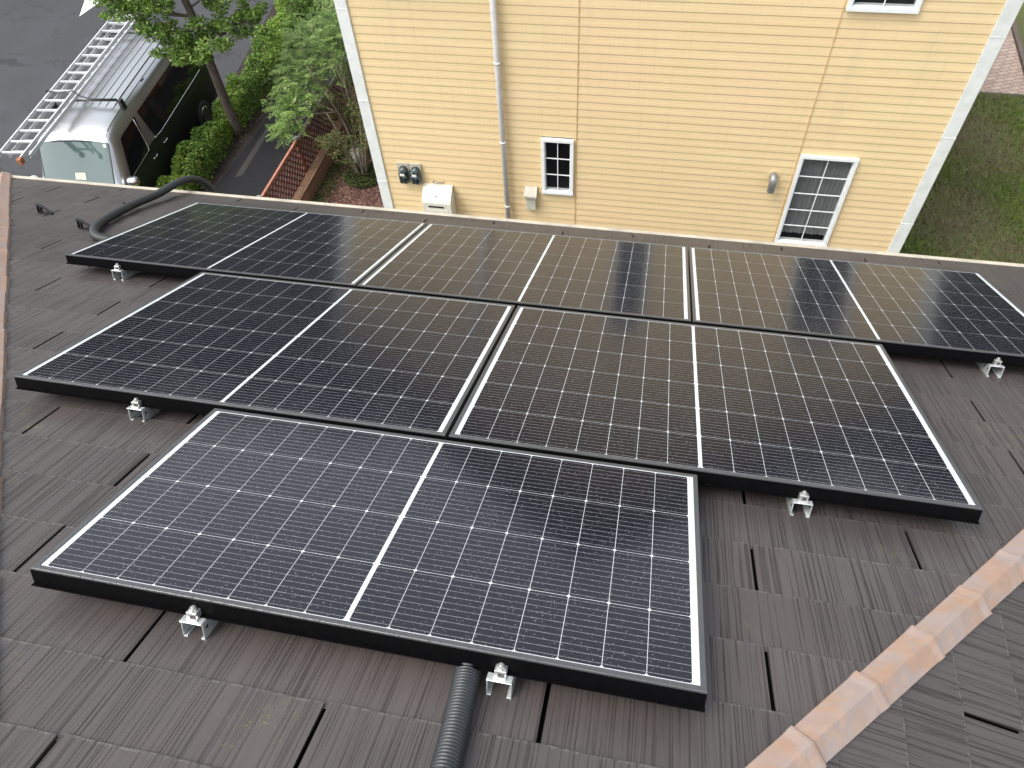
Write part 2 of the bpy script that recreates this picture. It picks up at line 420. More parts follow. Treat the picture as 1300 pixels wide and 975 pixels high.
# ------------------------------------------------------------------ mesh helpers
class MB:
    def __init__(s):
        s.v = []; s.f = []; s.mi = []; s.uv = []; s.col = []; s.sm = []
    def face(s, pts, mi=0, uv=None, col=(0.5, 0.5, 0.5, 1), smooth=False):
        i = len(s.v)
        s.v.extend([tuple(p) for p in pts])
        k = len(pts)
        s.f.append(tuple(range(i, i + k)))
        s.mi.append(mi); s.sm.append(smooth)
        s.uv.append(uv if uv else [(0, 0)] * k)
        s.col.append(col if isinstance(col, list) else [col] * k)
    def box(s, lo, hi, fr=None, mi=0):
        x0, y0, z0 = lo; x1, y1, z1 = hi
        P = [Vector(p) for p in ((x0, y0, z0), (x1, y0, z0), (x1, y1, z0), (x0, y1, z0), (x0, y0, z1), (x1, y0, z1), (x1, y1, z1), (x0, y1, z1))]
        if fr:
            P = [fr(p) for p in P]
        for q in ((0, 3, 2, 1), (4, 5, 6, 7), (0, 1, 5, 4), (1, 2, 6, 5), (2, 3, 7, 6), (3, 0, 4, 7)):
            s.face([P[k] for k in q], mi)
    def rings(s, rings, close=True, cap=True, smooth=True, mi=0):
        """shared-vertex loft"""
        base = len(s.v); n = len(rings[0])
        for r in rings:
            s.v.extend([tuple(p) for p in r])
        def add(idx):
            s.f.append(tuple(idx)); s.mi.append(mi); s.sm.append(smooth)
            s.uv.append([(0, 0)] * len(idx)); s.col.append([(0.5, 0.5, 0.5, 1)] * len(idx))
        for a in range(len(rings) - 1):
            for b in range(n if close else n - 1):
                c = (b + 1) % n
                add((base + a * n + b, base + a * n + c, base + (a + 1) * n + c, base + (a + 1) * n + b))
        if cap and close:
            s.f.append(tuple(base + k for k in reversed(range(n)))); s.mi.append(mi); s.sm.append(False); s.uv.append([(0, 0)] * n); s.col.append([(0.5,) * 3 + (1,)] * n)
            o = base + (len(rings) - 1) * n
            s.f.append(tuple(o + k for k in range(n))); s.mi.append(mi); s.sm.append(False); s.uv.append([(0, 0)] * n); s.col.append([(0.5,) * 3 + (1,)] * n)
    def tube(s, pts, rad, seg=10, smooth=True, mi=0, cap=True):
        pts = [Vector(p) for p in pts]
        if not isinstance(rad, (list, tuple)):
            rad = [rad] * len(pts)
        rs = []
        up = None
        for i, p in enumerate(pts):
            t = (pts[min(i + 1, len(pts) - 1)] - pts[max(i - 1, 0)]).normalized()
            if up is None:
                up = t.orthogonal().normalized()
            up = (up - t * up.dot(t)).normalized()
            b = t.cross(up)
            rs.append([p + (up * math.cos(2 * PI * k / seg) + b * math.sin(2 * PI * k / seg)) * rad[i] for k in range(seg)])
        s.rings(rs, True, cap, smooth, mi)
    def cyl(s, a, b, r, seg=12, mi=0):
        s.tube([a, b], r, seg, True, mi)
    def build(s, name, mats, parent=None, bevel=0.0, loc=None, seg=2):
        me = bpy.data.meshes.new(name)
        me.from_pydata(s.v, [], s.f)
        if not isinstance(mats, (list, tuple)):
            mats = [mats]
        for m in mats:
            me.materials.append(MAT[m] if isinstance(m, str) else m)
        me.polygons.foreach_set('material_index', s.mi)
        me.polygons.foreach_set('use_smooth', s.sm)
        ul = me.uv_layers.new(name='UVMap')
        ul.data.foreach_set('uv', [c for f in s.uv for p in f for c in p])
        ca = me.color_attributes.new('tint', 'FLOAT_COLOR', 'CORNER')
        ca.data.foreach_set('color', [c for f in s.col for p in f for c in p])
        me.update()
        o = bpy.data.objects.new(name, me)
        COL.objects.link(o)
        if loc is not None:
            loc = Vector(loc)
            me.transform(Matrix.Translation(-loc))
            o.location = loc
        if parent:
            o.parent = parent
            if parent.type == 'EMPTY' or True:
                o.matrix_parent_inverse = Matrix.Identity(4)
                # world coordinates were used: move into the parent's frame
                pw = world_of(parent)
                me.transform(pw.inverted())
        if bevel:
            bm = bmesh.new(); bm.from_mesh(me)
            bmesh.ops.remove_doubles(bm, verts=bm.verts, dist=1e-5)
            es = [e for e in bm.edges if len(e.link_faces) == 2 and e.calc_face_angle(0) > 0.6]
            bmesh.ops.bevel(bm, geom=es, offset=bevel, segments=seg, affect='EDGES', profile=0.6)
            bm.to_mesh(me); bm.free()
        return o

def world_of(o):
    m = Matrix.LocRotScale(o.location, o.rotation_euler, o.scale)
    if o.parent:
        m = world_of(o.parent) @ m
    return m

def thing(name, label, cat, loc=(0, 0, 0), rotz=0.0, group=None):
    o = bpy.data.objects.new(name, None)
    COL.objects.link(o)
    o.empty_display_size = 0.1
    o.location = loc; o.rotation_euler = (0, 0, rotz)
    o['label'] = label; o['category'] = cat
    if group:
        o['group'] = group
    return o
def tag(o, label, cat, group=None):
    o['label'] = label; o['category'] = cat
    if group:
        o['group'] = group
    return o
def struct(name, mb, m):
    o = mb.build(name, m)
    o['kind'] = 'structure'
    return o

# ------------------------------------------------------------------ roof frame
TH = 0.44994403
CT, ST, TT = math.cos(TH), math.sin(TH), math.tan(TH)
D = 0.100                                   # panel face above the slates
NV = Vector((0, ST, CT))
def RP(u, v, h=0.0):
    """roof coordinates: u along the eave, v down the slope, h above the slates"""
    return Vector((u, v * CT, -v * ST + ZO)) + NV * (h - D)
HL, HR = -0.22, 1.787                      # plan lines x+y = HL and x-y = HR are the hips
ZC = RP(0, 0, 0).z + RP(0, 0, 0).y * TT     # roof height over y = 0
V_EAVE = 3.625
Y_E = RP(0, V_EAVE).y
APX = ((HL + HR) / 2, (HL - HR) / 2)        # apex in plan

# ------------------------------------------------------------------ ground and setting
def slab(name, poly, z0, z1, m, side='kerb'):
    b = MB()
    b.face([(x, y, z1) for x, y in poly], 0)
    n = len(poly)
    for i in range(n):
        a, c = poly[i], poly[(i + 1) % n]
        b.face([(a[0], a[1], z0), (c[0], c[1], z0), (c[0], c[1], z1), (a[0], a[1], z1)], 1)
    return struct(name, b, [m, side])
SZ = -0.12
b = MB(); b.face([(-600, -600, SZ - .01), (600, -600, SZ - .01), (600, 600, SZ - .01), (-600, 600, SZ - .01)])
struct('ground', b, 'far_ground')
b = MB(); b.face([(-30, -40, SZ), (-7.9, -40, SZ), (-7.9, 9.0, SZ), (-8.75, 17.9, SZ), (-9.4, 26, SZ), (-9.4, 60, SZ), (-30, 60, SZ)])
struct('street', b, 'asphalt')
slab('hedge_bed', [(-8.45, 8.0), (-7.52, 8.0), (-7.27, 12.4), (-7.75, 15.2), (-8.3, 18.2), (-9.25, 18.2), (-8.55, 12.5)], SZ - .05, 0.0, 'soil')
slab('driveway', [(-5.42, 2.0), (-5.42, 26), (-9.3, 26), (-9.25, 18.204), (-8.296, 18.204), (-7.746, 15.2), (-7.266, 12.4), (-7.516, 8.0), (-7.516, 2.0)], SZ - .05, -0.004, 'drive')
slab('garden_soil', [(-5.416, 2.0), (-2.8, 2.0), (-2.8, 18.0), (-5.416, 18.0)], SZ - .05, 0.0, 'moss')
slab('side_yard', [(-2.796, 2.0), (4.9, 2.0), (4.9, 8.6), (-2.796, 8.6)], SZ - .05, 0.0, 'soil')
slab('lawn', [(4.904, -6.0), (16, -6.0), (16, 15.0), (7.55, 15.2), (4.904, 15.3)], SZ - .05, 0.0, 'lawn')
slab('brick_path', [(4.904, 15.304), (7.55, 15.204), (8.75, 15.19), (8.95, 18.0), (9.0, 22), (4.904, 22)], SZ - .05, 0.02, 'paving')
slab('planting_strip', [(8.754, 15.19), (16, 15.004), (16, 26), (9.004, 26), (8.954, 18.0)], SZ - .05, 0.03, 'lawn')
# arrow painted on the street: its tip points at us
b = MB()
dx, dy = -0.108, 0.994
tip = Vector((-14.55, 16.75))
def ar(a, c):
    return (tip.x + a * dy + c * dx, tip.y - a * dx + c * dy, SZ + 0.004)
b.face([ar(0, 0), ar(0.36, 1.25), ar(0.10, 1.25), ar(-0.10, 1.25), ar(-0.36, 1.25)])
b.face([ar(0.10, 1.25), ar(0.10, 4.2), ar(-0.10, 4.2), ar(-0.10, 1.25)])
struct('road_marking', b, 'paint')
# edging along the path
b = MB()
b.box((-0.05, 0, 0), (0.05, 3.4, 0.09), lambda p: Vector((8.76 + p.x + 0.062 * p.y, 15.25 + p.y, p.z)))
tag(b.build('garden_edging', 'bark', bevel=0.01), 'dark timber edging beside the brick path behind the lawn', 'edging')
# a faded pale mark at the driveway's edge
b = MB(); b.face([(-7.12, 10.5, 0.0), (-6.98, 10.6, 0.0), (-7.02, 12.2, 0.0), (-7.14, 12.3, 0.0)])
struct('driveway_edge_mark', b, 'faint_mark')

# ------------------------------------------------------------------ our house: hip roof, hips, gutter, walls
house = thing('tiled_house', 'dark brown slate hip roof with copper coloured hips, carrying the solar panels', 'house', (APX[0], APX[1], 0))
COURSE = 0.1822
V0 = 0.064
def slate_face(place, du, vmin, vmax, clip, name, ph=0):
    """courses of slates; place(u, v, h) -> point; clip: list of (point, normal) planes to keep the positive side of"""
    mb = MB()
    k0 = int(math.floor((vmin - V0) / COURSE)); k1 = int(math.ceil((vmax - V0) / COURSE))
    rnd = random.Random(3 + ph)
    for k in range(k0, k1):
        va, vb = V0 + k * COURSE, min(V0 + (k + 1) * COURSE, vmax)     # upper and lower (nearer the eave) edge
        if vb - va < 0.02:
            continue
        off = -0.136 if k % 2 == 0 else 0.304
        i0 = int((du[0] - off) / 0.91) - 1
        i1 = int((du[1] - off) / 0.91) + 2
        for i in range(i0, i1):
            # one slate from slot to slot, with a tight joint half-way in some
            u0, u1 = off + i * 0.91 + 0.005, off + (i + 1) * 0.91 - 0.005
            r1, r2 = rnd.random(), rnd.random()
            jog = rnd.uniform(-0.004, 0.004)
            n = 14
            hb, ht = 0.0075 + rnd.uniform(-.0008, .0008), 0.0012
            for q in range(n):
                ua = u0 + (u1 - u0) * q / n; ub = u0 + (u1 - u0) * (q + 1) / n
                ja = jog + 0.0013 * math.sin(q * 1.9 + r1 * 9) ; jb = jog + 0.0013 * math.sin((q + 1) * 1.9 + r1 * 9)
                A = place(ua, va - 0.012, ht - .0006); B = place(ub, va - 0.012, ht - .0006)
                C2 = place(ub, vb + jb, hb); D2 = place(ua, vb + ja, hb)
                c0, c1 = (r1, r2, 0.0, 1), (r1, r2, 1.0, 1)
                mb.face([D2, C2, B, A], 0, [(ua, vb), (ub, vb), (ub, va), (ua, va)], [c1, c1, c0, c0])
                E = place(ub, vb + jb, -0.002); F = place(ua, vb + ja, -0.002)
                mb.face([F, E, C2, D2], 0, [(ua, vb), (ub, vb), (ub, vb), (ua, vb)], (r1, r2, 0.5, 1))
            for ue in (u0, u1):
                mb.face([place(ue, va, -0.004), place(ue, vb + jog, -0.004), place(ue, vb + jog, hb), place(ue, va, ht)], 0,
                        [(ue, va), (ue, vb), (ue, vb), (ue, va)], (r1, 1.0, 0.0, 1))
    o = mb.build(name, 'slate', house)
    me = o.data
    bm = bmesh.new(); bm.from_mesh(me)
    W2 = world_of(o.parent).inverted()
    for co, no in clip:
        bmesh.ops.bisect_plane(bm, geom=bm.verts[:] + bm.edges[:] + bm.faces[:], plane_co=W2 @ Vector(co), plane_no=Vector(no), clear_inner=True, clear_outer=False)
    bm.to_mesh(me); bm.free()
    return o
APV = (APX[1] + ST * D) / CT
slate_face(lambda u, v, h: RP(u, v, h), (-3.6, 5.4), APV - .05, V_EAVE,
           [((HL, 0, 0), (1, 1, 0)), ((HR, 0, 0), (-1, 1, 0))], 'front_roof_slope')
# right slope: falls towards +x ; its own u runs along +y
def RIGHT(u, v, h):                         # v measured like the front slope, u = -y
    p = RP(0, v, h)
    return Vector((HR + p.y, -u, p.z))
def LEFT(u, v, h):
    p = RP(0, v, h)
    return Vector((HL - p.y, u, p.z))
slate_face(RIGHT, (-5.2, 5.6), APV - .05, V_EAVE, [((HR, 0, 0), (1, -1, 0)), ((APX[0], APX[1] * 2, 0), (1, 1, 0))][:1] + [((APX[0], APX[1], 0), (1, 1, 0))], 'right_roof_slope', 1)
slate_face(LEFT, (-5.6, 5.2), APV - .05, V_EAVE, [((HL, 0, 0), (-1, -1, 0)), ((APX[0], APX[1], 0), (-1, 1, 0))], 'left_roof_slope', 2)
# underlay board so no light leaks through the slots, back slope and walls
ZE = RP(0, V_EAVE).z
half = Y_E - APX[1]
cx, cy = APX
za = ZC - APX[1] * TT
b = MB()
dz = 0.012
cr = [(cx - half, cy + half), (cx + half, cy + half), (cx + half, cy - half), (cx - half, cy - half)]
for i in range(4):
    a, c = cr[i], cr[(i + 1) % 4]
    b.face([(c[0], c[1], ZE - dz), (a[0], a[1], ZE - dz), (cx, cy, za - dz)])
b.build('roof_deck', 'black_cover', house)
b = MB()
hw = half - 0.55
b.box((cx - hw, cy - hw, SZ), (cx + hw, cy + hw, ZE - 0.14))
b.build('wall', 'soffit', house)
b = MB()
b.box((cx - half + .02, cy - half + .02, ZE - 0.135), (cx + half - .02, cy + half - .02, ZE - 0.10))
b.build('soffit', 'soffit', house)
# drip edge, then the gutter round the eave
b = MB()
for sgn in range(4):
    a, c = cr[sgn], cr[(sgn + 1) % 4]
    A, C = Vector((*a, 0)), Vector((*c, 0))
    t = (C - A).normalized(); nrm = Vector((-t.y, t.x, 0))
    if nrm.dot(A - Vector((cx, cy, 0))) < 0:
        nrm = -nrm
    def gp(end, out, z):
        P = A if end == 0 else C
        mit = (-t if end == 0 else t) * out
        return P + nrm * out + mit + Vector((0, 0, ZE + z))
    prof = [(-0.085, -0.03), (-0.085, -0.11), (0.006, -0.11), (0.020, -0.07), (0.020, -0.006), (0.047, -0.006), (0.047, -0.030), (0.030, -0.036), (0.030, -0.07), (0.010, -0.122), (-0.095, -0.122), (-0.095, -0.03)]
    for (o1, z1), (o2, z2) in zip(prof, prof[1:]):
        b.face([gp(0, o1, z1), gp(1, o1, z1), gp(1, o2, z2), gp(0, o2, z2)])
b.build('gutter', 'cream', house)
# hip caps: overlapping folded pieces
def hip(name, sx):
    mb = MB()
    d = Vector((sx, 1, -TT)).normalized()      # down the hip
    s = Vector((1, -sx, 0)).normalized()       # across it, level
    if s.x < 0:
        s = -s
    P0 = Vector((cx, cy, za))
    L = math.sqrt(2 * half * half + (half * TT) ** 2) + 0.06
    seg = 0.239
    k = 0; pos = 0.0
    kk = TT / math.sqrt(2)
    rnd = random.Random(11 if sx > 0 else 5)
    up = Vector((0, 0, 1))
    while pos < L:
        a, c = pos - 0.02, min(pos + seg, L)
        j1, j2 = rnd.uniform(-.003, .003), rnd.uniform(-.003, .003)
        def ring(t, lift, wd):
            pr = []
            for q, h in ((-1.05, -.012), (-1.0, 0.020), (-0.5, 0.030), (-0.10, 0.039), (0.0, 0.041), (0.10, 0.039), (0.5, 0.030), (1.0, 0.020), (1.05, -.012)):
                pr.append(P0 + d * t + s * (q * wd + j1) + up * (h + lift - kk * abs(q * wd)))
            return pr
        mb.rings([ring(a, -0.003, 0.0405), ring((a + c) / 2, 0.0005 + j2 * .3, 0.042), ring(c - 0.03, 0.002, 0.0432), ring(c - 0.008, 0.0055, 0.0450), ring(c, 0.005, 0.0455)], close=False, smooth=False)
        mb.rings([ring(c, 0.005, 0.0455), ring(c + .0015, 0.0, 0.0445), ring(c + .0045, -0.0022, 0.0428)], close=False, smooth=False, mi=1)
        pos += seg; k += 1
    return mb.build(name, ['copper', 'hip_seam'], house)
hip('hip_cap', 1)
hip('hip_cap', -1)

# ------------------------------------------------------------------ solar panels
PW = 1.53
def solar_panel(u0, v0, H, rows, label):
    """near (upper) left corner at u0, v0; long side along the eave"""
    T = 0.036
    root = thing('solar_panel', label, 'solar panel', RP(u0 + PW / 2, v0 + H / 2, D - T), 0, 'solar panels on the slate roof')
    lip = 0.013
    f = MB()
    def P(u, v, h):
        return RP(u0 + u, v0 + v, D + h)
    # frame: four lengths, mitred
    C4 = [(0, 0, 1, 1), (PW, 0, -1, 1), (PW, H, -1, -1), (0, H, 1, -1)]
    def corner(i, ins, h):
        x, y, sx, sy = C4[i]
        return P(x + sx * ins, y + sy * ins, h)
    prof = [(0, -T), (0.0, 0.0), (0.0015, 0.0012), (lip, 0.0012), (lip, -0.003), (0.004, -0.004), (0.004, -T + .002), (0.028, -T + .002), (0.028, -T), (0, -T)]
    for i in range(4):
        j = (i + 1) % 4
        for (a, h1), (c, h2) in zip(prof, prof[1:]):
            f.face([corner(i, a, h1), corner(j, a, h1), corner(j, c, h2), corner(i, c, h2)])
    f.build('frame', 'frame', root)
    # dark cover strip clipped along the ridge side, its foot standing out
    g = MB()
    g.box((0.0, -0.0025, -T - 0.006), (PW, -0.0006, -0.004), lambda p: P(p.x, p.y, p.z))
    g.box((-0.002, -0.010, -T - 0.009), (PW + .002, 0.0, -T - 0.0065), lambda p: P(p.x, p.y, p.z))
    g.build('cover_strip', 'black_cover', root)
    c = MB()
    c.face([P(lip - .002, lip - .002, -.0012), P(PW - lip + .002, lip - .002, -.0012), P(PW - lip + .002, H - lip + .002, -.0012), P(lip - .002, H - lip + .002, -.0012)], 1)
    mg, mid, cw = 0.0285, 0.0105, None
    cw = (PW - 2 * mg - mid) / 16
    v00 = lip + 0.0035
    ch = (H - 2 * v00) / rows
    gp = 0.0007; cf = 0.0042
    rnd = random.Random(int((u0 + 5) * 100) + int(v0 * 10))
    for i in range(16):
        x0 = mg + i * cw + (mid if i >= 8 else 0)
        for j in range(rows):
            y0 = v00 + j * ch
            xa, xb, ya, yb = x0 + gp, x0 + cw - gp, y0 + gp, y0 + ch - gp
            pts = [(xa + cf, ya), (xb - cf, ya), (xb, ya + cf), (xb, yb - cf), (xb - cf, yb), (xa + cf, yb), (xa, yb - cf), (xa, ya + cf)]
            c.face([P(x, y, -.0009) for x, y in pts], 0, [((x - x0) / cw, (y - y0) / ch) for x, y in pts])
    c.face([P(lip, lip, -T + .004), P(lip, H - lip, -T + .004), P(PW - lip, H - lip, -T + .004), P(PW - lip, lip, -T + .004)], 1)
    o = c.build('cell_sheet', ['cell', 'backsheet'], root)
    return root
H1, H3 = 1.1338, 0.7727
V2 = H3 + 0.027; V1 = V2 + H1 + 0.039
U2, U1 = -0.7665, -1.5356
solar_panel(0.0, 0.0, H3, 4, 'short solar panel nearest the camera, four cell rows, alone in front of the others')
solar_panel(U2, V2, H1, 6, 'left solar panel of the middle pair, its far corner beside bare slates')
solar_panel(U2 + PW + .012, V2, H1, 6, 'right solar panel of the middle pair, behind the short front panel')
solar_panel(U1, V1, H1, 6, 'solar panel by the eave at the left, beside the bent grey conduit')
solar_panel(U1 + PW + .009, V1, H1, 6, 'solar panel in the middle of the eave row, mirroring the tall dark window stripe')
solar_panel(U1 + 2 * PW + .018, V1, H1, 6, 'solar panel at the right end of the eave row, its corner leaving the photo')

# ------------------------------------------------------------------ brackets under the panels
def bracket(u, v, label, proto=None):
    loc = RP(u, v, 0.008)
    root = thing('mounting_bracket', label, 'bracket', loc, 0, 'galvanised brackets under the panel edges')
    c = MB()
    W2, Ht = 0.027, 0.046
    def P(x, y, h):
        return RP(u + x, v + y, 0.008 + h)
    t = 0.0025
    y0, y1 = -0.030, 0.30
    c.box((-W2, y0, Ht - t), (W2, y1, Ht), lambda p: P(*p))
    c.box((-W2, y0 + .004, 0.0), (-W2 + t, y1, Ht - t), lambda p: P(*p))
    c.box((W2 - t, y0 + .004, 0.0), (W2, y1, Ht - t), lambda p: P(*p))
    c.box((-W2, y0 + .004, -.006), (-W2 + .010, y1, 0.0), lambda p: P(*p))
    c.box((W2 - .010, y0 + .004, -.006), (W2, y1, 0.0), lambda p: P(*p))
    c.build('channel', 'galv', root, 0.0008, seg=1)
    for s in (-1, 1):
        for yy in (-0.012, 0.02):
            hsd = MB()
            hsd.cyl(P(s * (W2 + .0006), yy, 0.026), P(s * (W2 - t - .0006), yy, 0.026), 0.0045, 8)
            hsd.build('hole', 'black', root)
    k = MB()
    k.box((-0.013, -0.024, Ht), (0.013, 0.004, Ht + 0.005), lambda p: P(*p))
    k.box((-0.012, -0.021, Ht + .005), (-0.004, 0.001, Ht + 0.021), lambda p: P(*p))
    k.box((-0.004, -0.021, Ht + .014), (0.013, 0.001, Ht + 0.021), lambda p: P(*p))
    k.box((0.009, -0.018, Ht + .005), (0.013, 0.001, Ht + 0.014), lambda p: P(*p))
    cl = k.build('clamp', 'bolt', root, 0.0008, seg=1)
    q = MB()
    q.tube([P(0, -0.010, Ht + .021), P(0, -0.010, Ht + .027)], 0.0085, 6, False)
    q.cyl(P(0, -0.010, Ht + .027), P(0, -0.010, Ht + .031), 0.0045, 10)
    q.build('bolt', 'bolt', cl)
    return root
bracket(0.415, 0.0, 'galvanised bracket under the left half of the short front panel')
bracket(1.115, 0.0, 'galvanised bracket right beside the corrugated conduit under the front panel')
bracket(-0.30, V2, 'galvanised bracket under the left panel of the middle pair')
bracket(1.835, V2, 'galvanised bracket under the right panel of the middle pair')
bracket(-1.245, V1, 'galvanised bracket under the left panel of the eave row')
bracket(2.765, V1, 'galvanised bracket under the right panel of the eave row, near the photo edge')

# ------------------------------------------------------------------ conduits
def smooth_path(pts, n=12):
    pts = [Vector(p) for p in pts]
    P = [pts[0] * 2 - pts[1]] + pts + [pts[-1] * 2 - pts[-2]]
    out = []
    for i in range(1, len(P) - 2):
        for k in range(n):
            t = k / n
            a, b_, c, d = P[i - 1], P[i], P[i + 1], P[i + 2]
            out.append(0.5 * ((2 * b_) + (c - a) * t + (2 * a - 5 * b_ + 4 * c - d) * t * t + (3 * b_ - a - 3 * c + d) * t ** 3))
    out.append(pts[-1])
    return out
def corrugated(path, r, pitch, depth):
    res = []; rad = []
    L = 0; last = path[0]
    cum = [0]
    for p in path[1:]:
        L += (p - last).length; cum.append(L); last = p
    n = int(L / pitch) * 4
    j = 0
    for i in range(n + 1):
        s = L * i / n
        while j < len(cum) - 2 and cum[j + 1] < s:
            j += 1
        t = (s - cum[j]) / max(1e-6, cum[j + 1] - cum[j])
        res.append(path[j].lerp(path[j + 1], t))
        rad.append(r - depth * (0, 0.35, 1, 0.35)[i % 4])
    return res, rad
b = MB()
path = smooth_path([RP(1.055, -0.85, 0.03), RP(1.062, -0.5, 0.031), RP(1.055, -0.19, 0.033), RP(1.040, 0.03, 0.032), RP(1.036, 0.20, 0.030)], 16)
pt, rd = corrugated(path, 0.029, 0.0075, 0.0042)
b.tube(pt, rd, 20)
tag(b.build('corrugated_conduit', 'conduit'), 'black ribbed conduit coming up the roof under the front panel', 'conduit')
b = MB()
path = smooth_path([RP(-1.55, 2.44, 0.028), RP(-1.74, 2.46, 0.030), RP(-1.865, 2.58, 0.034), RP(-1.94, 2.78, 0.038), RP(-1.99, 3.10, 0.046), RP(-1.985, 3.35, 0.058), RP(-1.985, 3.60, 0.085), RP(-1.98, 3.77, 0.075), RP(-1.965, 3.90, 0.01), RP(-1.95, 3.95, -0.12), RP(-1.95, 3.9, -0.6)], 14)
pt, rd = corrugated(path, 0.0265, 0.010, 0.0030)
b.tube(pt, rd, 16)
tag(b.build('bent_conduit', 'conduit_grey'), 'grey black conduit curving over the eave at the far left', 'conduit')

# ------------------------------------------------------------------ snow guards
def snow_guard(u, v, s, label):
    b = MB()
    def P(x, y, h):
        return RP(u + x * s, v + y * s, 0.006 + h * s)
    w_ = 0.011
    def strap(pts, wd):
        for (x1, y1, h1), (x2, y2, h2) in zip(pts, pts[1:]):
            a, c = Vector((x1, y1, h1)), Vector((x2, y2, h2))
            dv = (c - a).normalized()
            nn = Vector((dv.z, 0, -dv.x)) * 0.0035
            P8 = [a + Vector((0, -wd, 0)) - nn, a + Vector((0, wd, 0)) - nn, a + Vector((0, wd, 0)) + nn, a + Vector((0, -wd, 0)) + nn,
                  c + Vector((0, -wd, 0)) - nn, c + Vector((0, wd, 0)) - nn, c + Vector((0, wd, 0)) + nn, c + Vector((0, -wd, 0)) + nn]
            P8 = [P(*p) for p in P8]
            for q in ((0, 1, 2, 3), (7, 6, 5, 4), (0, 4, 5, 1), (1, 5, 6, 2), (2, 6, 7, 3), (3, 7, 4, 0)):
                b.face([P8[k] for k in q])
    strap([(-0.045, 0, 0.004), (-0.045, 0, 0.055)], w_)
    strap([(-0.052, 0, 0.055), (-0.028, 0, 0.050)], w_)
    strap([(-0.030, 0, 0.052), (0.05, 0, 0.006)], w_)
    strap([(-0.045, 0, 0.004), (0.052, 0, 0.004)], w_ * 0.7)
    strap([(-0.028, 0, 0.004), (-0.028, 0, 0.048)], w_ * 0.8)
    tag(b.build('snow_guard', 'black', loc=P(0, 0, 0)), label, 'snow guard', 'black snow guards on the slates')
snow_guard(-2.445, 2.87, 1.0, 'black snow guard on the slates nearest the left hip')
snow_guard(-1.985, 2.655, 1.0, 'black snow guard touching the bend of the grey conduit')
snow_guard(-2.085, 3.17, 0.55, 'tiny black snow guard on the far side of the grey conduit')

exec_marker = True
# ------------------------------------------------------------------ yellow house
YW = 8.5
XL, XR, XC = -3.015, 4.975, 0.98
ZCOR, ZAP = 6.85, 9.12
nb = thing('yellow_house', 'pale yellow house with lap siding and white corner boards beyond the eave', 'house', (XC, YW + 4, 0))
SLP = (ZAP - ZCOR) / (XC - XL)
PITCH = 0.1141
WIN = [(3.205, 3.935, 1.315, 2.85, 2, 5, 'curtain'), (-0.345, 0.11, 1.895, 2.83, 2, 3, None), (3.21, 3.955, 4.80, 6.25, 2, 4, None), (0.90, 1.36, 4.98, 6.35, 2, 3, None)]
b = MB()
dep = 0.0050
zz = 0.35
while zz < ZAP:
    z0, z1 = zz, min(zz + PITCH, ZAP)
    zm = (z0 + z1) / 2
    xl, xr = XL + .06, XR - .06
    if zm > ZCOR:
        xl = max(xl, XC - (ZAP - zm) / SLP); xr = min(xr, XC + (ZAP - zm) / SLP)
    iv = [(xl, xr)]
    for wx0, wx1, wz0, wz1, *_ in WIN:
        if wz0 - .02 < zm < wz1 + .02:
            nx = []
            for a, c in iv:
                if wx1 <= a or wx0 >= c:
                    nx.append((a, c))
                else:
                    if wx0 > a: nx.append((a, wx0))
                    if wx1 < c: nx.append((wx1, c))
            iv = nx
    for a, c in iv:
        h = z1 - z0
        pr = [(dep, 0.0), (dep + .0015, 0.006), (dep * 0.86, h * 0.44), (dep * 0.50, h * 0.50), (dep * 0.62, h * 0.53), (dep * 0.10, h * 0.965), (-0.004, h * 0.97), (-0.004, h)]
        # outward is -Y
        last = (0.0, 0.0)
        for y_, h_ in pr:
            b.face([(a, YW - last[0], z0 + last[1]), (c, YW - last[0], z0 + last[1]), (c, YW - y_, z0 + h_), (a, YW - y_, z0 + h_)])
            last = (y_, h_)
    zz += PITCH
b.build('siding_wall', 'siding', nb)
b = MB()
YB = YW + 9.0
for X, s in ((XL, -1), (XR, 1)):
    b.face([(X, YW + .02, 0), (X, YB, 0), (X, YB, ZCOR), (X, YW + .02, ZCOR)])
b.face([(XL, YB, 0), (XR, YB, 0), (XR, YB, ZCOR), (XC, YB, ZAP), (XL, YB, ZCOR)])
b.build('outer_wall', 'side_wall', nb)
b = MB(); b.box((XL + .02, YW + .03, 0.0), (XR - .02, YW + .06, 0.35)); b.build('foundation', 'kerb', nb)
# inner dark backing so nothing shines through
for X, s in ((XL, 1), (XR, -1)):
    b = MB()
    wd = 0.165
    x0, x1 = (X, X + wd) if s > 0 else (X - wd, X)
    b.box((x0, YW - 0.028, 0.3), (x1, YW + 0.10, ZCOR + (0.05)))
    for zj in (1.85, 3.25, 4.55):
        b.box((x0 - .002, YW - 0.0305, zj), (x1 + .002, YW - .027, zj + 0.012))
    b.build('corner_trim', 'trim', nb, 0.005)
b = MB(); b.box((0.146, YW - 0.0135, 0.35), (0.155, YW, 8.5)); b.build('siding_joint', 'seam', nb)
b = MB(); b.box((3.168, YW - 0.0135, 0.35), (3.177, YW, 7.6)); b.build('siding_joint', 'seam', nb)
# roof
b = MB()
ov, th_ = 0.80, 0.20
for s in (-1, 1):
    ex = XC + s * (XC - XL + 0.5)
    ez = ZAP + .06 - SLP * abs(ex - XC)
    A = [(XC, YW - ov, ZAP + .06), (ex, YW - ov, ez), (ex, YB + ov, ez), (XC, YB + ov, ZAP + .06)]
    T = [(x, y, z + th_) for x, y, z in A]
    b.face(T if s > 0 else T[::-1]); b.face(A)
    b.face([A[0], A[1], T[1], T[0]]); b.face([A[1], A[2], T[2], T[1]]); b.face([A[2], A[3], T[3], T[2]])
b.build('gable_roof', 'roof_dark', nb)
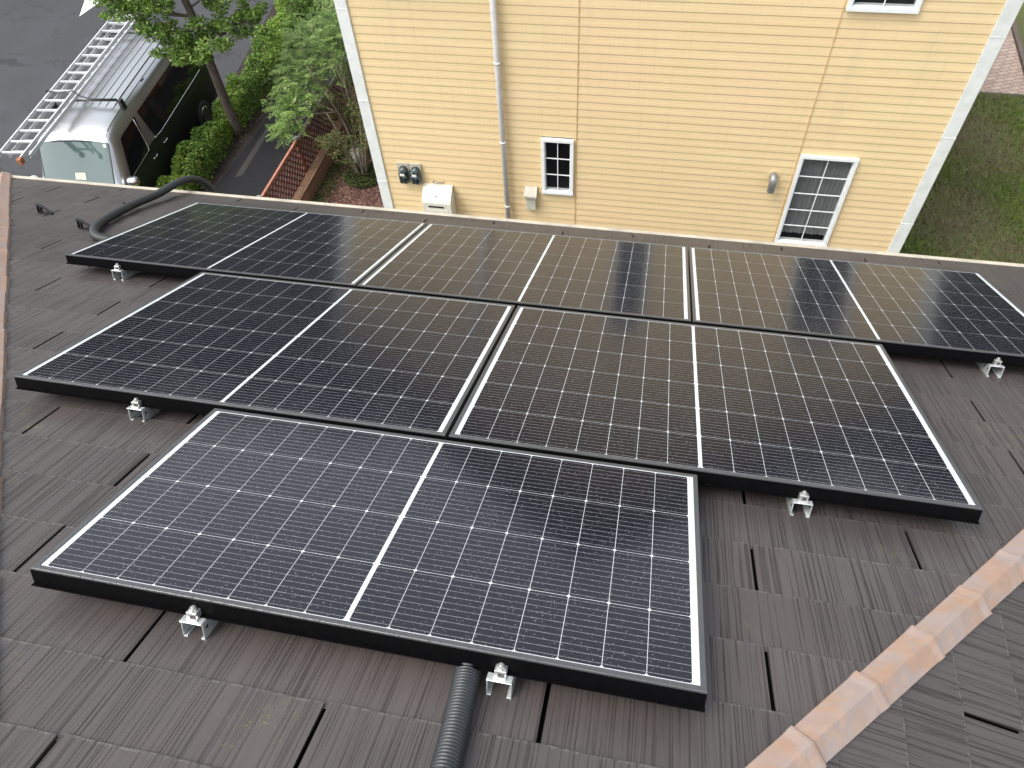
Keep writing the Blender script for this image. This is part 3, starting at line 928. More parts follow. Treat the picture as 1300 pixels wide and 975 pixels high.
# downpipe with brackets
dp = MB(); dp.cyl((-0.905, YW - 0.075, 0.1), (-0.905, YW - 0.075, 7.7), 0.041, 14)
pp = dp.build('downpipe', 'pipe', nb)
for zb in (1.6, 2.75, 3.95, 5.15, 6.3):
    g = MB()
    g.cyl((-0.905, YW - 0.075, zb), (-0.905, YW - 0.075, zb + 0.03), 0.0455, 14)
    g.box((-0.915, YW - 0.06, zb + .005), (-0.895, YW, zb + 0.025))
    g.build('clip', 'trim', pp)
# windows
def window(x0, x1, z0, z1, nx, nz, mode):
    f = MB()
    fw, pr = 0.045, 0.05
    def ring(a, c):                          # frame ring from inset a to inset c at outward depth
        return None
    def bar(xa, xb, za, zb, y0, y1, mb):
        mb.box((xa, YW - y1, za), (xb, YW - y0, zb))
    bar(x0 - .008, x1 + .008, z1 - fw * .8, z1 + .008, -0.06, pr, f)
    bar(x0 - .010, x1 + .010, z0 - .010, z0 + fw * .8, -0.06, pr + .006, f)
    bar(x0 - .008, x0 + fw * .8, z0 + fw * .8, z1 - fw * .8, -0.06, pr - .001, f)
    bar(x1 - fw * .8, x1 + .008, z0 + fw * .8, z1 - fw * .8, -0.06, pr - .001, f)
    i = fw * .8
    for (xa, xb, za, zb) in ((x0 + i, x1 - i, z1 - i - .012, z1 - i), (x0 + i, x1 - i, z0 + i, z0 + i + .012), (x0 + i, x0 + i + .012, z0 + i + .012, z1 - i - .012), (x1 - i - .012, x1 - i, z0 + i + .012, z1 - i - .012)):
        bar(xa, xb, za, zb, -0.05, 0.030, f)
    fo = f.build('window', 'frame_white', nb, 0.003, seg=1)
    g = MB(); j = i + .011
    xa, xb, za, zb = x0 + j, x1 - j, z0 + j, z1 - j
    m = MB(); t = 0.0058
    for k in range(1, nx):
        xx = xa + (xb - xa) * k / nx
        bar(xx - t, xx + t, za, zb, 0.006, 0.018, m)
    for k in range(1, nz):
        zz_ = za + (zb - za) * k / nz
        bar(xa, xb, zz_ - t, zz_ + t, 0.0062, 0.0175, m)
    m.build('muntin', 'frame_white', fo)
    g.face([(xa, YW - .002, za), (xb, YW - .002, za), (xb, YW - .002, zb), (xa, YW - .002, zb)])
    g.build('pane', 'glass', fo)
    r = MB()
    r.face([(x0, YW + .9, z0), (x1, YW + .9, z0), (x1, YW + .9, z1), (x0, YW + .9, z1)])
    r.face([(x0, YW + .05, z0), (x0, YW + .9, z0), (x0, YW + .9, z1), (x0, YW + .05, z1)])
    r.face([(x1, YW + .05, z0), (x1, YW + .9, z0), (x1, YW + .9, z1), (x1, YW + .05, z1)])
    r.face([(x0, YW + .05, z0), (x1, YW + .05, z0), (x1, YW + .9, z0), (x0, YW + .9, z0)])
    r.face([(x0, YW + .05, z1), (x1, YW + .05, z1), (x1, YW + .9, z1), (x0, YW + .9, z1)])
    r.build('room', 'dark_room', fo)
    if mode:
        c = MB(); n = 60
        rr = []
        for k in range(n + 1):
            xx = xa + (xb - xa) * k / n
            yy = YW + 0.05 + 0.006 * math.sin(k * 1.15) + 0.006 * math.sin(k * 0.41)
            rr.append([(xx, yy, za + 0.10), (xx, yy, zb)])
        c.rings(rr, close=False, smooth=True)
        c.build('curtain', 'curtain', fo)
for q in WIN:
    window(*q)

# things on the yellow wall
em = 'electric meters on the yellow wall'
bd = MB()
for k, (mx, lab) in enumerate(((-2.53, 'left of the two black electric meters, beside the white corner board'), (-2.335, 'right of the two black electric meters, above the beige heater box'))):
    t = thing('electric_meter', lab, 'electric meter', (mx, YW - .012, 1.88), 0, em)
    q = MB(); q.box((mx - .094, YW - .035, 1.87), (mx + .094, YW - .0135, 2.235)); q.build('back_board', 'board', t, 0.004)
    q = MB()
    prof = [(-0.066, 0), (-0.075, 0.05), (-0.075, 0.20), (-0.06, 0.265), (-0.03, 0.29), (0.03, 0.29), (0.06, 0.265), (0.075, 0.20), (0.075, 0.05), (0.066, 0)]
    rings = []
    for d_, s in ((0.035, 1.0), (0.10, 0.97), (0.125, 0.86), (0.135, 0.6)):
        rings.append([(mx + x * s, YW - d_, 1.90 + 0.14 + (z - 0.14) * s) for x, z in prof])
    q.rings(rings, True, True, True)
    dm = q.build('dome', 'dome', t)
    q = MB(); q.box((mx - .035, YW - .141, 2.07), (mx + .035, YW - .134, 2.11)); q.build('dial', 'trim', dm)
# water heater box
t = thing('heater_box', 'beige wall mounted heater box with sloping top, below the two meters', 'heater box', (-1.99, YW - .15, 0.9))
q = MB()
x0, x1, yf, yb = -2.245, -1.775, YW - .25, YW - .012
prof = [(yb, 0.80), (yf, 0.80), (yf, 1.68), (yf + .02, 1.73), (yb - .07, 1.86), (yb, 1.88)]
q.face([(x0, y, z) for y, z in prof]); q.face([(x1, y, z) for y, z in prof][::-1])
for (a, c), (d_, e) in zip(prof, prof[1:] + prof[:1]):
    q.face([(x0, a, c), (x1, a, c), (x1, d_, e), (x0, d_, e)])
q.build('casing', 'box_beige', t, 0.008)
q = MB(); q.box((x0 + .05, yf - .006, 0.85), (x1 - .05, yf - .001, 1.555)); q.build('front_panel', 'box_beige', t, 0.003)
q = MB(); q.box((x0 + .10, yf - .004, 1.60), (x1 - .12, yf - .0005, 1.63)); q.build('slot', 'black', t)
q = MB(); q.box((x0 + .20, yf - .009, 1.47), (x1 - .19, yf - .0065, 1.48)); q.build('latch', 'black', t)
q = MB()
for dx_ in (-.014, .006):
    q.box((-2.02 + dx_, yf + .052, 1.754), (-2.011 + dx_, yf + .074, 1.774))
q.box((-2.026, yf + .060, 1.759), (-2.005, yf + .066, 1.766))
q.build('emblem', 'black', t)
q = MB()
q.tube([(-2.08, YW - .012, 1.92), (-2.08, YW - .05, 1.93), (-1.92, YW - .05, 1.93), (-1.92, YW - .012, 1.92)], 0.010, 8); q.build('bracket', 'vent', t)
# small outlet cover
t = thing('outlet_cover', 'small greenish grey outlet cover with hooded lid, beside the downpipe', 'outlet cover', (-.53, YW, 1.57))
q = MB(); q.box((-.605, YW - .085, 1.575), (-.455, YW - .0135, 1.835)); q.build('body', 'box_green', t, 0.006)
q = MB()
prof = [(YW - .0135, 1.98), (YW - .125, 1.865), (YW - .125, 1.83), (YW - .0135, 1.835)]
q.face([(-.628, y, z) for y, z in prof]); q.face([(-.432, y, z) for y, z in prof][::-1])
for (a, c), (d_, e) in zip(prof, prof[1:] + prof[:1]):
    q.face([(-.628, a, c), (-.432, a, c), (-.432, d_, e), (-.628, d_, e)])
q.build('hood', 'board', t, 0.004)
# vent elbow
t = thing('vent_hood', 'grey round vent elbow on the yellow wall, left of the tall window', 'vent', (2.92, YW, 2.40))
q = MB(); q.tube(smooth_path([(2.92, YW - .005, 2.50), (2.92, YW - .06, 2.50), (2.92, YW - .105, 2.46), (2.92, YW - .115, 2.36), (2.92, YW - .115, 2.30)], 6), 0.052, 18, cap=False)
q.tube([(2.92, YW - .115, 2.303), (2.92, YW - .115, 2.31)], 0.044, 18)
q.build('elbow', 'vent', t)
q = MB(); q.cyl((2.92, YW - .010, 2.50), (2.92, YW - .018, 2.50), 0.078, 24); q.build('flange', 'siding', t)

# ------------------------------------------------------------------ van
VO = Vector((-8.89, 8.135, SZ)); VYAW = 0.1082
van = thing('van', 'silver passenger van with black windows parked between hedge and street', 'van', VO, VYAW)
MV = Matrix.Translation(VO) @ Matrix.Rotation(VYAW, 4, 'Z')
STN = [(0.0, .84, .72), (0.05, .90, .82), (0.25, .965, .95), (0.50, .985, 1.08), (0.62, .99, 1.265), (0.80, .992, 1.545), (0.96, .995, 1.79), (1.02, .996, 1.862), (1.12, 1.0, 1.915), (1.35, 1.0, 1.950), (2.0, 1.0, 1.970), (3.0, 1.0, 1.975), (4.2, 1.0, 1.970), (4.66, .99, 1.945), (4.85, .975, 1.885), (4.93, .965, 1.72), (4.98, .95, 1.25), (5.0, .93, .7)]
PRO = [(.80, .24), (.838, .40), (.847, .75), (.842, 1.02), (.830, 1.14), (.795, 1.42), (.748, 1.70), (.722, 1.80), (.700, 1.865), (.672, 1.905), (.62, 1.932), (.45, 1.955), (.2, 1.966), (0, 1.97)]
def van_local(y, q):
    """y along the van, q index (float) along the half profile, negative side mirrored by caller"""
    i = 0
    while i < len(STN) - 2 and STN[i + 1][0] < y:
        i += 1
    a, c = STN[i], STN[i + 1]
    t = min(1, max(0, (y - a[0]) / (c[0] - a[0])))
    s = a[1] + (c[1] - a[1]) * t; zt = a[2] + (c[2] - a[2]) * t
    k = min(int(q), len(PRO) - 2); tt = q - k
    x = PRO[k][0] + (PRO[k + 1][0] - PRO[k][0]) * tt
    z = PRO[k][1] + (PRO[k + 1][1] - PRO[k][1]) * tt
    base = 1.02
    if z > base:
        z = base + (z - base) * (zt - base) / (1.97 - base) if zt > base else zt
    z = min(z, zt)
    return Vector((x * s, y, z))
def vp(y, q, side=1, off=0.0):
    p = van_local(y, q)
    if off:
        e = 0.02
        du = van_local(min(y + e, 4.99), q) - van_local(y - e, q)
        dq = van_local(y, min(q + e, 12.99)) - van_local(y, max(q - e, 0))
        n = du.cross(dq)
        if n.length > 1e-9:
            n.normalize()
            if n.x < 0 or (abs(n.x) < .15 and n.z < 0):
                n = -n
            p = p + n * off
    return MV @ Vector((p.x * side, p.y, p.z))
def q_of_z(z):
    for k in range(len(PRO) - 1):
        if PRO[k][1] <= z <= PRO[k + 1][1]:
            return k + (z - PRO[k][1]) / (PRO[k + 1][1] - PRO[k][1])
    return len(PRO) - 1.001
b = MB()
ys = []
for (a, *_), (c, *_) in zip(STN, STN[1:]):
    n = max(1, int((c - a) / 0.25))
    ys += [a + (c - a) * k / n for k in range(n)]
ys.append(5.0)
rg = []
for y in ys:
    hp = [van_local(y, k if k < 13 else 12.9999) for k in range(14)]
    r = [MV @ p for p in hp] + [MV @ Vector((-p.x, p.y, p.z)) for p in hp[-2::-1]]
    rg.append(r)
b.rings(rg, True, True, True)
for fi, f in enumerate(b.f):
    if len(f) == 4 and all((b.v[k][2] - SZ) < 1.16 for k in f):
        b.mi[fi] = 1
body = b.build('body', ['silver', 'dim_reflection'], van)
def pane(name, poly_fn, mat, n=14, m=8, side=1, off=0.006, parent=None):
    """poly_fn(s, t) -> (y, q)"""
    b = MB()
    rr = []
    for i in range(n + 1):
        rr.append([vp(*poly_fn(i / n, j / m), side, off) for j in range(m + 1)])
    b.rings(rr, close=False, smooth=True)
    return b.build(name, mat, parent or van)
# windscreen (both halves in one mesh)
b = MB(); rr = []
for i in range(9):
    y = 0.515 + (0.965 - 0.515) * i / 8
    row = [vp(y, 9.0 + 3.999 * j / 8, -1, 0.006) for j in range(9)] + [vp(y, 9.0 + 3.999 * j / 8, 1, 0.006) for j in range(7, -1, -1)]
    rr.append(row)
b.rings(rr, close=False, smooth=True)
ws = b.build('windscreen', 'windshield', van)
# black edge of the windscreen, dashboard paper, sticker, wiper
def on_ws(x, y, off):
    q = 9.0; best = None
    for k in range(0, 400):
        qq = 9 + 3.999 * k / 400
        p = van_local(y, qq)
        if best is None or abs(p.x - abs(x)) < best[0]:
            best = (abs(p.x - abs(x)), qq)
    p = vp(y, best[1], 1 if x >= 0 else -1, off)
    return p
b = MB()
def strip_ws(pts, wd, off):
    for (x1, y1), (x2, y2) in zip(pts, pts[1:]):
        a, c = on_ws(x1, y1, off), on_ws(x2, y2, off)
        t = (c - a).normalized(); n = (MV.to_3x3() @ Vector((0, -0.85, 0.5))).normalized()
        s = t.cross(n).normalized() * wd
        b.face([a - s, c - s, c + s, a + s])
strip_ws([(-.66, .962), (-.3, .966), (0, .966), (.3, .966), (.66, .962)], 0.012, 0.010)
strip_ws([(.665, .96), (.67, .75), (.672, .52)], 0.010, 0.010)
strip_ws([(-.665, .96), (-.67, .75), (-.672, .52)], 0.010, 0.010)
b.build('seal', 'black', ws)
b = MB()
a = on_ws(.60, .935, .009); cN = (MV.to_3x3() @ Vector((0, -0.87, 0.49))).normalized(); e1 = (MV.to_3x3() @ Vector((1, 0, 0))); e2 = cN.cross(e1)
b.face([a + (e1 * math.cos(k * PI / 8) + e2 * math.sin(k * PI / 8)) * 0.033 for k in range(16)])
b.build('sticker', 'sticker', ws)
b = MB()
a = on_ws(.04, .635, .010)
b.face([a + e1 * x + e2 * y for x, y in ((-.10, -.055), (.10, -.06), (.11, .065), (-.085, .06))])
b.build('notice', 'paper', ws)
for x0_, x1_ in ((-.55, .02), (.05, .60)):
    b = MB(); b.tube([on_ws(x0_, .54, .012), on_ws((x0_ + x1_) / 2, .553, .018), on_ws(x1_, .56, .012)], 0.009, 6); b.build('wiper', 'black', ws)
for side in (1, -1):
    qb, qt = q_of_z(1.12), q_of_z(1.70)
    def front_win(s, t):
        y0 = 0.80 + 0.42 * t; y1 = 1.78 + 0.10 * t - 0.10 * (1 - t)
        return (y0 + (y1 - y0) * s, qb + (qt - qb) * t)
    dw = pane('door_window', front_win, 'van_glass', side=side)
    def rear_win(s, t):
        y0 = 2.02 + 0.05 * (1 - t) ** 2; y1 = 4.62 - 0.06 * (1 - t)
        dip = 0.25 * max(0, 0.12 - s) / 0.12 * (1 - t)
        return (y0 + (y1 - y0) * s, qb + (qt - qb) * t + dip)
    pane('side_window', rear_win, 'van_glass', 24, 8, side)
    b = MB(); b.tube([vp(2.03 + 2.6 * k / 20, qb - 0.10 + 0.26 * max(0, .10 - k / 20) / .10, side, 0.010) for k in range(21)], 0.008, 6); b.build('window_strip', 'chrome', van)
    b = MB(); b.tube([vp(0.80 + .88 * k / 8, qb - 0.10, side, 0.010) for k in range(9)] + [vp(1.70 + .10 * k / 4, qb + .2 + (qt - qb) * .9 * k / 4, side, 0.010) for k in range(5)], 0.008, 6); b.build('window_strip', 'chrome', van)
    b = MB(); b.tube([vp(2.9 + 1.9 * k / 10, q_of_z(1.0), side, 0.008) for k in range(11)], 0.006, 6); b.build('slide_rail', 'black', van)
    # door gaps and handles
    for yy in (1.90, 3.05):
        b = MB(); b.tube([vp(yy, 0.6 + 3.6 * k / 10, side, 0.001) for k in range(11)], 0.005, 6); b.build('door_gap', 'black', van)
    for yy in (1.66, 2.18):
        b = MB(); b.tube([vp(yy + .18 * k / 6, q_of_z(.92), side, 0.012 + .02 * math.sin(PI * k / 6)) for k in range(7)], 0.014, 8); b.build('door_handle', 'chrome', van)
    # mirror
    b = MB()
    C = Vector((0.97 * side, 0.66, 1.16))
    rr = []
    for k, (yy, s_) in enumerate(((-.075, .45), (-.055, .8), (-.01, 1.0), (.05, .97), (.075, .9))):
        rr.append([MV @ (C + Vector((math.copysign(abs(math.cos(a_)) ** .6, math.cos(a_)) * .105 * s_, yy, math.copysign(abs(math.sin(a_)) ** .6, math.sin(a_)) * .085 * s_))) for a_ in [2 * PI * j / 16 for j in range(16)]])
    b.rings(rr, True, True, True)
    mr = b.build('mirror', 'chrome', van)
    b = MB(); b.tube([MV @ (C + Vector((-.09 * side, .03, -.03))), MV @ Vector((.80 * side, .74, 1.10))], 0.028, 8); b.build('mirror_arm', 'black', mr)
    # wheels
    for yy in (0.86, 4.02):
        def wheel(name, r, x0_, x1_, mat, par):
            b = MB()
            prof = [(x0_, r * .62), (x0_, r * .96), (x0_ + .03, r), (x1_ - .03, r), (x1_, r * .96), (x1_, r * .62)]
            rr = [[MV @ Vector((side * x, yy + rad * math.cos(2 * PI * k / 28), .33 + rad * math.sin(2 * PI * k / 28))) for k in range(28)] for x, rad in prof]
            b.rings(rr, True, True, True)
            return b.build(name, mat, par)
        wl = wheel('wheel', 0.33, .66, .862, 'rubber', van)
        wheel('rim', 0.205 / .96, .70, .868, 'chrome', wl)
    # headlight
    b = MB(); rr = [[vp(.09 + .30 * s, 2.1 + 1.0 * t, side, .008) for t in (0, .33, .66, 1)] for s in (0, .33, .66, 1)]
    b.rings(rr, close=False); b.build('headlight', 'glass', van)
    # roof rail gap
    b = MB(); b.tube([vp(1.03 + 3.75 * k / 30, 9.75, side, -0.001) for k in range(31)], 0.008, 6); b.build('drip_channel', 'black', van)
    for yy in (2.75, 3.95):
        b = MB(); b.box((-.016, -.045, 0), (.016, .045, .02), lambda p: MV @ Vector((side * (.655 + p.x), yy + p.y, 1.915 + p.z))); b.build('rack_mount', 'black', van)
# roof ribs
b = MB()
for xx in (-.45, -.30, -.15, 0.0, .15, .30, .45):
    rr = []
    for k in range(25):
        y = 1.75 + 2.95 * k / 24
        hgt = 0.013 * min(1, k / 1.5, (24 - k) / 1.5)
        z0 = None
        q = 10 + (0.62 - abs(xx)) / .62 * 3 if False else None
        # find q for this x
        lo, hi = 9.0, 12.999
        for _ in range(24):
            md = (lo + hi) / 2
            if van_local(y, md).x > abs(xx): lo = md
            else: hi = md
        zb = van_local(y, lo).z
        rr.append([MV @ Vector((xx + dx_, y, zb + hh)) for dx_, hh in ((-.070, -.006), (-.062, hgt), (.062, hgt), (.070, -.006))])
    b.rings(rr, close=False, smooth=False)
b.build('roof_rib', 'silver', van)
b = MB()
b.box((-.62, 4.60, 0), (.62, 4.86, .035), lambda p: MV @ Vector((p.x, p.y, 1.93 + p.z - .25 * (p.y - 4.6))))
b.build('rear_spoiler', 'silver', van, 0.012)
# roof carrier bars
for yy in (1.83, 4.25):
    b = MB(); b.tube([MV @ Vector((x, yy, 2.055)) for x in (-.74, .70)], 0.016, 8)
    cb = b.build('carrier_bar', 'black', van)
    for s in (-1, 1):
        g = MB(); g.box((-.035, -.05, 1.89), (.035, .05, 2.075), lambda p: MV @ Vector((s * .675 + p.x * (1.2 - .3 * (p.z - 1.9) / .17), yy + p.y, p.z))); g.build('bar_foot', 'black', cb, 0.01)

# ------------------------------------------------------------------ ladder on the van
lad = thing('ladder', 'long aluminium ladder lying on the roof bars of the silver van', 'ladder', MV @ Vector((-.39, 2.5, 2.08)), VYAW)
def LB(x0, x1, y0, y1, z0, z1):
    b = MB(); b.box((x0, y0, z0), (x1, y1, z1), lambda p: MV @ p)
    return b
def channel(xc, y0, y1, z0, z1, inward):
    b = MB(); t = .004; fl = .022 * inward
    for lo, hi in (((xc - t / 2, y0, z0), (xc + t / 2, y1, z1)),):
        b.box(lo, hi, lambda p: MV @ p)
    xa, xb = sorted((xc + inward * t / 2, xc + fl))
    b.box((xa, y0, z1 - t), (xb, y1, z1), lambda p: MV @ p)
    b.box((xa, y0, z0), (xb, y1, z0 + t), lambda p: MV @ p)
    return b
for x0_, x1_, z0_, z1_, ya, yb, n0 in ((-.625, -.160, 2.165, 2.225, -0.12, 5.40, .06), (-.560, -.165, 2.065, 2.125, 0.10, 5.20, .22)):
    ra = channel(x0_, ya, yb, z0_, z1_, 1).build('rail', 'alu', lad)
    rb = channel(x1_, ya, yb, z0_, z1_, -1).build('rail', 'alu', lad)
    y = n0
    while y < yb - .1:
        r = MB(); r.box((x0_ + .002, y - .016, z0_ + .016), (x1_ - .002, y + .016, z0_ + .046), lambda p: MV @ p)
        r.build('rung', 'alu', lad)
        y += 0.308
    if z0_ > 2.1:
        for xx in (x0_, x1_):
            r = MB(); r.box((xx - .038, ya - .075, z0_ - .03), (xx + .038, ya + .025, z1_ + .008), lambda p: MV @ p); r.build('foot', 'foot', lad, 0.012)
b = MB()
b.tube([MV @ Vector(p) for p in ((-.70, 1.83, 2.07), (-.66, 1.85, 2.245), (-.42, 1.78, 2.235), (-.15, 1.84, 2.245), (-.06, 1.83, 2.15), (.12, 1.83, 2.085), (.62, 1.83, 2.085))], 0.011, 6)
tag(b.build('rubber_strap', 'black'), 'black strap tying the ladder to the front roof bar of the van', 'strap')

# ------------------------------------------------------------------ plants
def leaf_quad(mb, p, size, asp, rnd, up=0.35, tint=None):
    d = Vector((rnd.gauss(0, 1), rnd.gauss(0, 1), rnd.gauss(0, 0.6))).normalized()
    n = (Vector((rnd.gauss(0, 1), rnd.gauss(0, 1), rnd.gauss(0, 1))).normalized() + Vector((0, 0, up * 2))).normalized()
    s = d.cross(n)
    if s.length < 1e-3:
        return
    s.normalize()
    l = size * rnd.uniform(.7, 1.25); wd = l * asp
    bend = n * (l * .12)
    t = tint if tint else (rnd.random(), rnd.random(), 0, 1)
    a = p - d * l * .5; c = p + d * l * .5
    mb.face([a, p + s * wd * .5 + bend, c, p - s * wd * .5 + bend], 0, None, t)
def clump(mb, c, rad, n, size, asp, rnd, up=.35, shell=.55):
    for _ in range(n):
        v = Vector((rnd.gauss(0, 1), rnd.gauss(0, 1), rnd.gauss(0, 1))).normalized()
        r = rnd.random() ** .5
        r = shell * (1 - (1 - r) * .5) + (1 - shell) * r
        p = Vector(c) + Vector((v.x * rad[0], v.y * rad[1], v.z * rad[2])) * r
        leaf_quad(mb, p, size, asp, rnd, up)

# hedge
rnd = random.Random(21)
hd = thing('hedge', 'clipped leafy green hedge running beside the van down to the street tree', 'hedge', (-7.9, 12.5, 0))
HP = [(7.6, -7.90, .32, .55), (9.0, -7.88, .32, .58), (10.2, -7.87, .28, .58), (11.4, -7.88, .25, .60), (12.6, -7.86, .27, .62), (14.0, -7.88, .34, .66), (16.2, -8.0, .36, .74), (18.2, -8.25, .38, .78)]
def hedge_at(y):
    for a, c in zip(HP, HP[1:]):
        if a[0] <= y <= c[0]:
            t = (y - a[0]) / (c[0] - a[0])
            return [a[k] + (c[k] - a[k]) * t for k in range(1, 4)]
    return HP[-1][1:]
b = MB()
for _ in range(30000):
    y = rnd.uniform(7.8, 18.2)
    x, hw_, h = hedge_at(y)
    lump = 1 + .13 * math.sin(y * 3.1) + .10 * math.sin(y * 7.3 + 1) + .07 * math.sin(y * 13 + 2)
    a = rnd.uniform(0, PI)
    r = rnd.uniform(.72, 1.04)
    ca, sa = math.cos(a), math.sin(a)
    px = x + math.copysign(abs(ca) ** .55, ca) * hw_ * r * lump
    pz = max(.02, abs(sa) ** .55 * h * r * lump) * (1 if rnd.random() < .8 else rnd.random())
    lt = min(1, max(0, .25 + .5 * rnd.random() + .3 * math.sin(y * 2.3 + px * 5)))
    leaf_quad(b, Vector((px, y, pz)), .062, .55, rnd, .35, (lt, rnd.random() * (1.0 if y < 10.4 else .9), 0, 1))
b.build('foliage', 'leaf_hedge', hd)
b = MB()
for k in range(70):
    y = 7.9 + k * .147; x, hw_, h = hedge_at(y)
    for s in range(3):
        b.tube([(x + rnd.uniform(-.06, .06), y, 0), (x + rnd.uniform(-.7, .7) * hw_, y + rnd.uniform(-.1, .1), h * rnd.uniform(.6, .9))], [.012, .005], 5)
b.build('branches', 'bark', hd)

# street tree
def from_pix(x, y, Y):
    """a point on the vertical plane at distance Y seen at pixel x, y of the photograph (used only for measuring)"""
    return None
rnd = random.Random(4)
tr = thing('street_tree', 'leafy street tree with bare slanting trunk standing over the hedge by the van', 'tree', (-7.66, 11.95, 0))
b = MB()
tp = smooth_path([(-7.66, 11.95, 0), (-7.62, 11.88, .8), (-7.52, 11.75, 1.7), (-7.42, 11.62, 2.35), (-7.36, 11.55, 2.9), (-7.40, 11.5, 3.6), (-7.35, 11.5, 4.5)], 4)
b.tube(tp, [.105 - .055 * k / (len(tp) - 1) for k in range(len(tp))], 10)
b.build('trunk', 'bark', tr)
CL = [((-7.55, 11.28, 2.36), (.46, .44, .24), 1050), ((-7.12, 11.35, 2.50), (.40, .40, .24), 720), ((-6.65, 11.50, 2.55), (.44, .40, .24), 760), ((-6.35, 11.55, 2.74), (.32, .32, .20), 420),
      ((-8.00, 11.15, 2.75), (.38, .38, .20), 520), ((-8.15, 11.2, 3.12), (.30, .32, .18), 300), ((-8.30, 11.25, 3.2), (.42, .42, .24), 620), ((-7.85, 11.3, 3.15), (.45, .42, .24), 700),
      ((-7.45, 11.45, 3.5), (.6, .6, .3), 800), ((-6.75, 11.7, 3.4), (.5, .5, .26), 600), ((-8.2, 11.5, 3.85), (.7, .7, .4), 700), ((-7.1, 11.8, 4.1), (.9, .9, .5), 900), ((-7.8, 11.5, 4.6), (.9, .9, .5), 800), ((-6.4, 11.9, 3.9), (.6, .6, .4), 400)]
b = MB()
for c, r, n in CL:
    base = tp[min(len(tp) - 1, int(len(tp) * min(1, c[2] / 4.6) * .9))]
    m = (Vector(base) + Vector(c)) / 2 + Vector((0, 0, -.08))
    b.tube(smooth_path([base, m, Vector(c)], 4), [.024 - .016 * k / 8 for k in range(9)], 6)
    for _ in range(5):
        e = Vector(c) + Vector((rnd.gauss(0, .5) * r[0], rnd.gauss(0, .5) * r[1], rnd.gauss(0, .4) * r[2]))
        b.tube([m.lerp(Vector(c), .6), e], [.012, .004], 5)
b.build('branches', 'bark', tr)
b = MB()
for c, r, n in CL:
    for _ in range(10):
        cc = Vector(c) + Vector((rnd.gauss(0, .68) * r[0], rnd.gauss(0, .68) * r[1], rnd.gauss(0, .65) * r[2]))
        clump(b, cc, tuple(x * rnd.uniform(.32, .62) for x in r), int(n * .15), rnd.uniform(.075, .115), .40, rnd, .3, .3)
b.build('crown', 'leaf_tree', tr)

# feathery multi-stemmed tree behind the fence
rnd = random.Random(9)
ft = thing('feathery_tree', 'light green feathery tree spreading over the red lattice fence', 'tree', (-4.75, 11.6, 0))
stems = []
b = MB()
for k in range(6):
    a = rnd.uniform(0, 2 * PI)
    top = Vector((-4.9 + rnd.uniform(-.75, .45), 11.75 + rnd.uniform(-.7, .8), rnd.uniform(1.3, 2.2)))
    base = Vector((-4.75 + .07 * math.cos(a), 11.6 + .07 * math.sin(a), 0))
    p = smooth_path([base, base.lerp(top, .45) + Vector((.05, 0, .1)), top], 5)
    b.tube(p, [.032 - .02 * i / (len(p) - 1) for i in range(len(p))], 7)
    stems.append(p)
b.build('trunk', 'bark_light', ft)
b = MB(); tw = MB()
def frond(mb, o, d, L, rnd, size):
    """a drooping compound leaf: leaflets both sides of a thin rachis"""
    d = d.normalized()
    s = d.cross(Vector((0, 0, 1)))
    if s.length < .05:
        s = Vector((1, 0, 0))
    s.normalize()
    t = (rnd.random(), rnd.random(), 0, 1)
    n = 9
    for i in range(1, n):
        f = i / n
        p = o + d * L * f + Vector((0, 0, -.28 * L * f * f))
        for sg in (-1, 1):
            e = (s * sg + d * .55 + Vector((0, 0, rnd.uniform(-.25, .1)))).normalized()
            l = size * (1 - .45 * f) * rnd.uniform(.8, 1.2)
            wv = e.cross(Vector((rnd.gauss(0, .3), rnd.gauss(0, .3), 1))).normalized() * l * .17
            mb.face([p, p + e * l * .5 + wv, p + e * l, p + e * l * .5 - wv], 0, None, (min(1, max(0, t[0] + rnd.uniform(-.15, .15))), t[1], 0, 1))
FC = [((-5.35, 11.35, 1.75), .42), ((-5.5, 11.0, 1.45), .34), ((-5.0, 11.9, 2.0), .45), ((-5.5, 12.2, 1.9), .45), ((-4.9, 12.6, 2.1), .42), ((-5.9, 11.9, 1.55), .36), ((-4.75, 12.0, 2.35), .38), ((-5.7, 10.7, 1.15), .25), ((-5.2, 12.8, 1.75), .4), ((-5.9, 12.9, 1.7), .38), ((-5.95, 11.3, 1.2), .25), ((-5.5, 13.4, 1.9), .45), ((-6.1, 13.3, 1.6), .35)]
for c, r in FC:
    c = Vector(c)
    q = min(stems, key=lambda p: (p[-1] - c).length)
    b2 = q[int(len(q) * .7)]
    tw.tube(smooth_path([b2, (b2 + c) / 2 + Vector((0, 0, .1)), c], 4), [.013 - .008 * i / 8 for i in range(9)], 5)
    for _ in range(int(95 * r / .4)):
        o = c + Vector((rnd.gauss(0, .5) * r, rnd.gauss(0, .5) * r, rnd.gauss(0, .38) * r))
        d = (o - c) + Vector((rnd.gauss(0, .3), rnd.gauss(0, .3), rnd.uniform(-.05, .25)))
        frond(b, o, d, rnd.uniform(.18, .32), rnd, .085)
b.build('crown', 'leaf_feather', ft)
tw.build('branches', 'bark_light', ft)

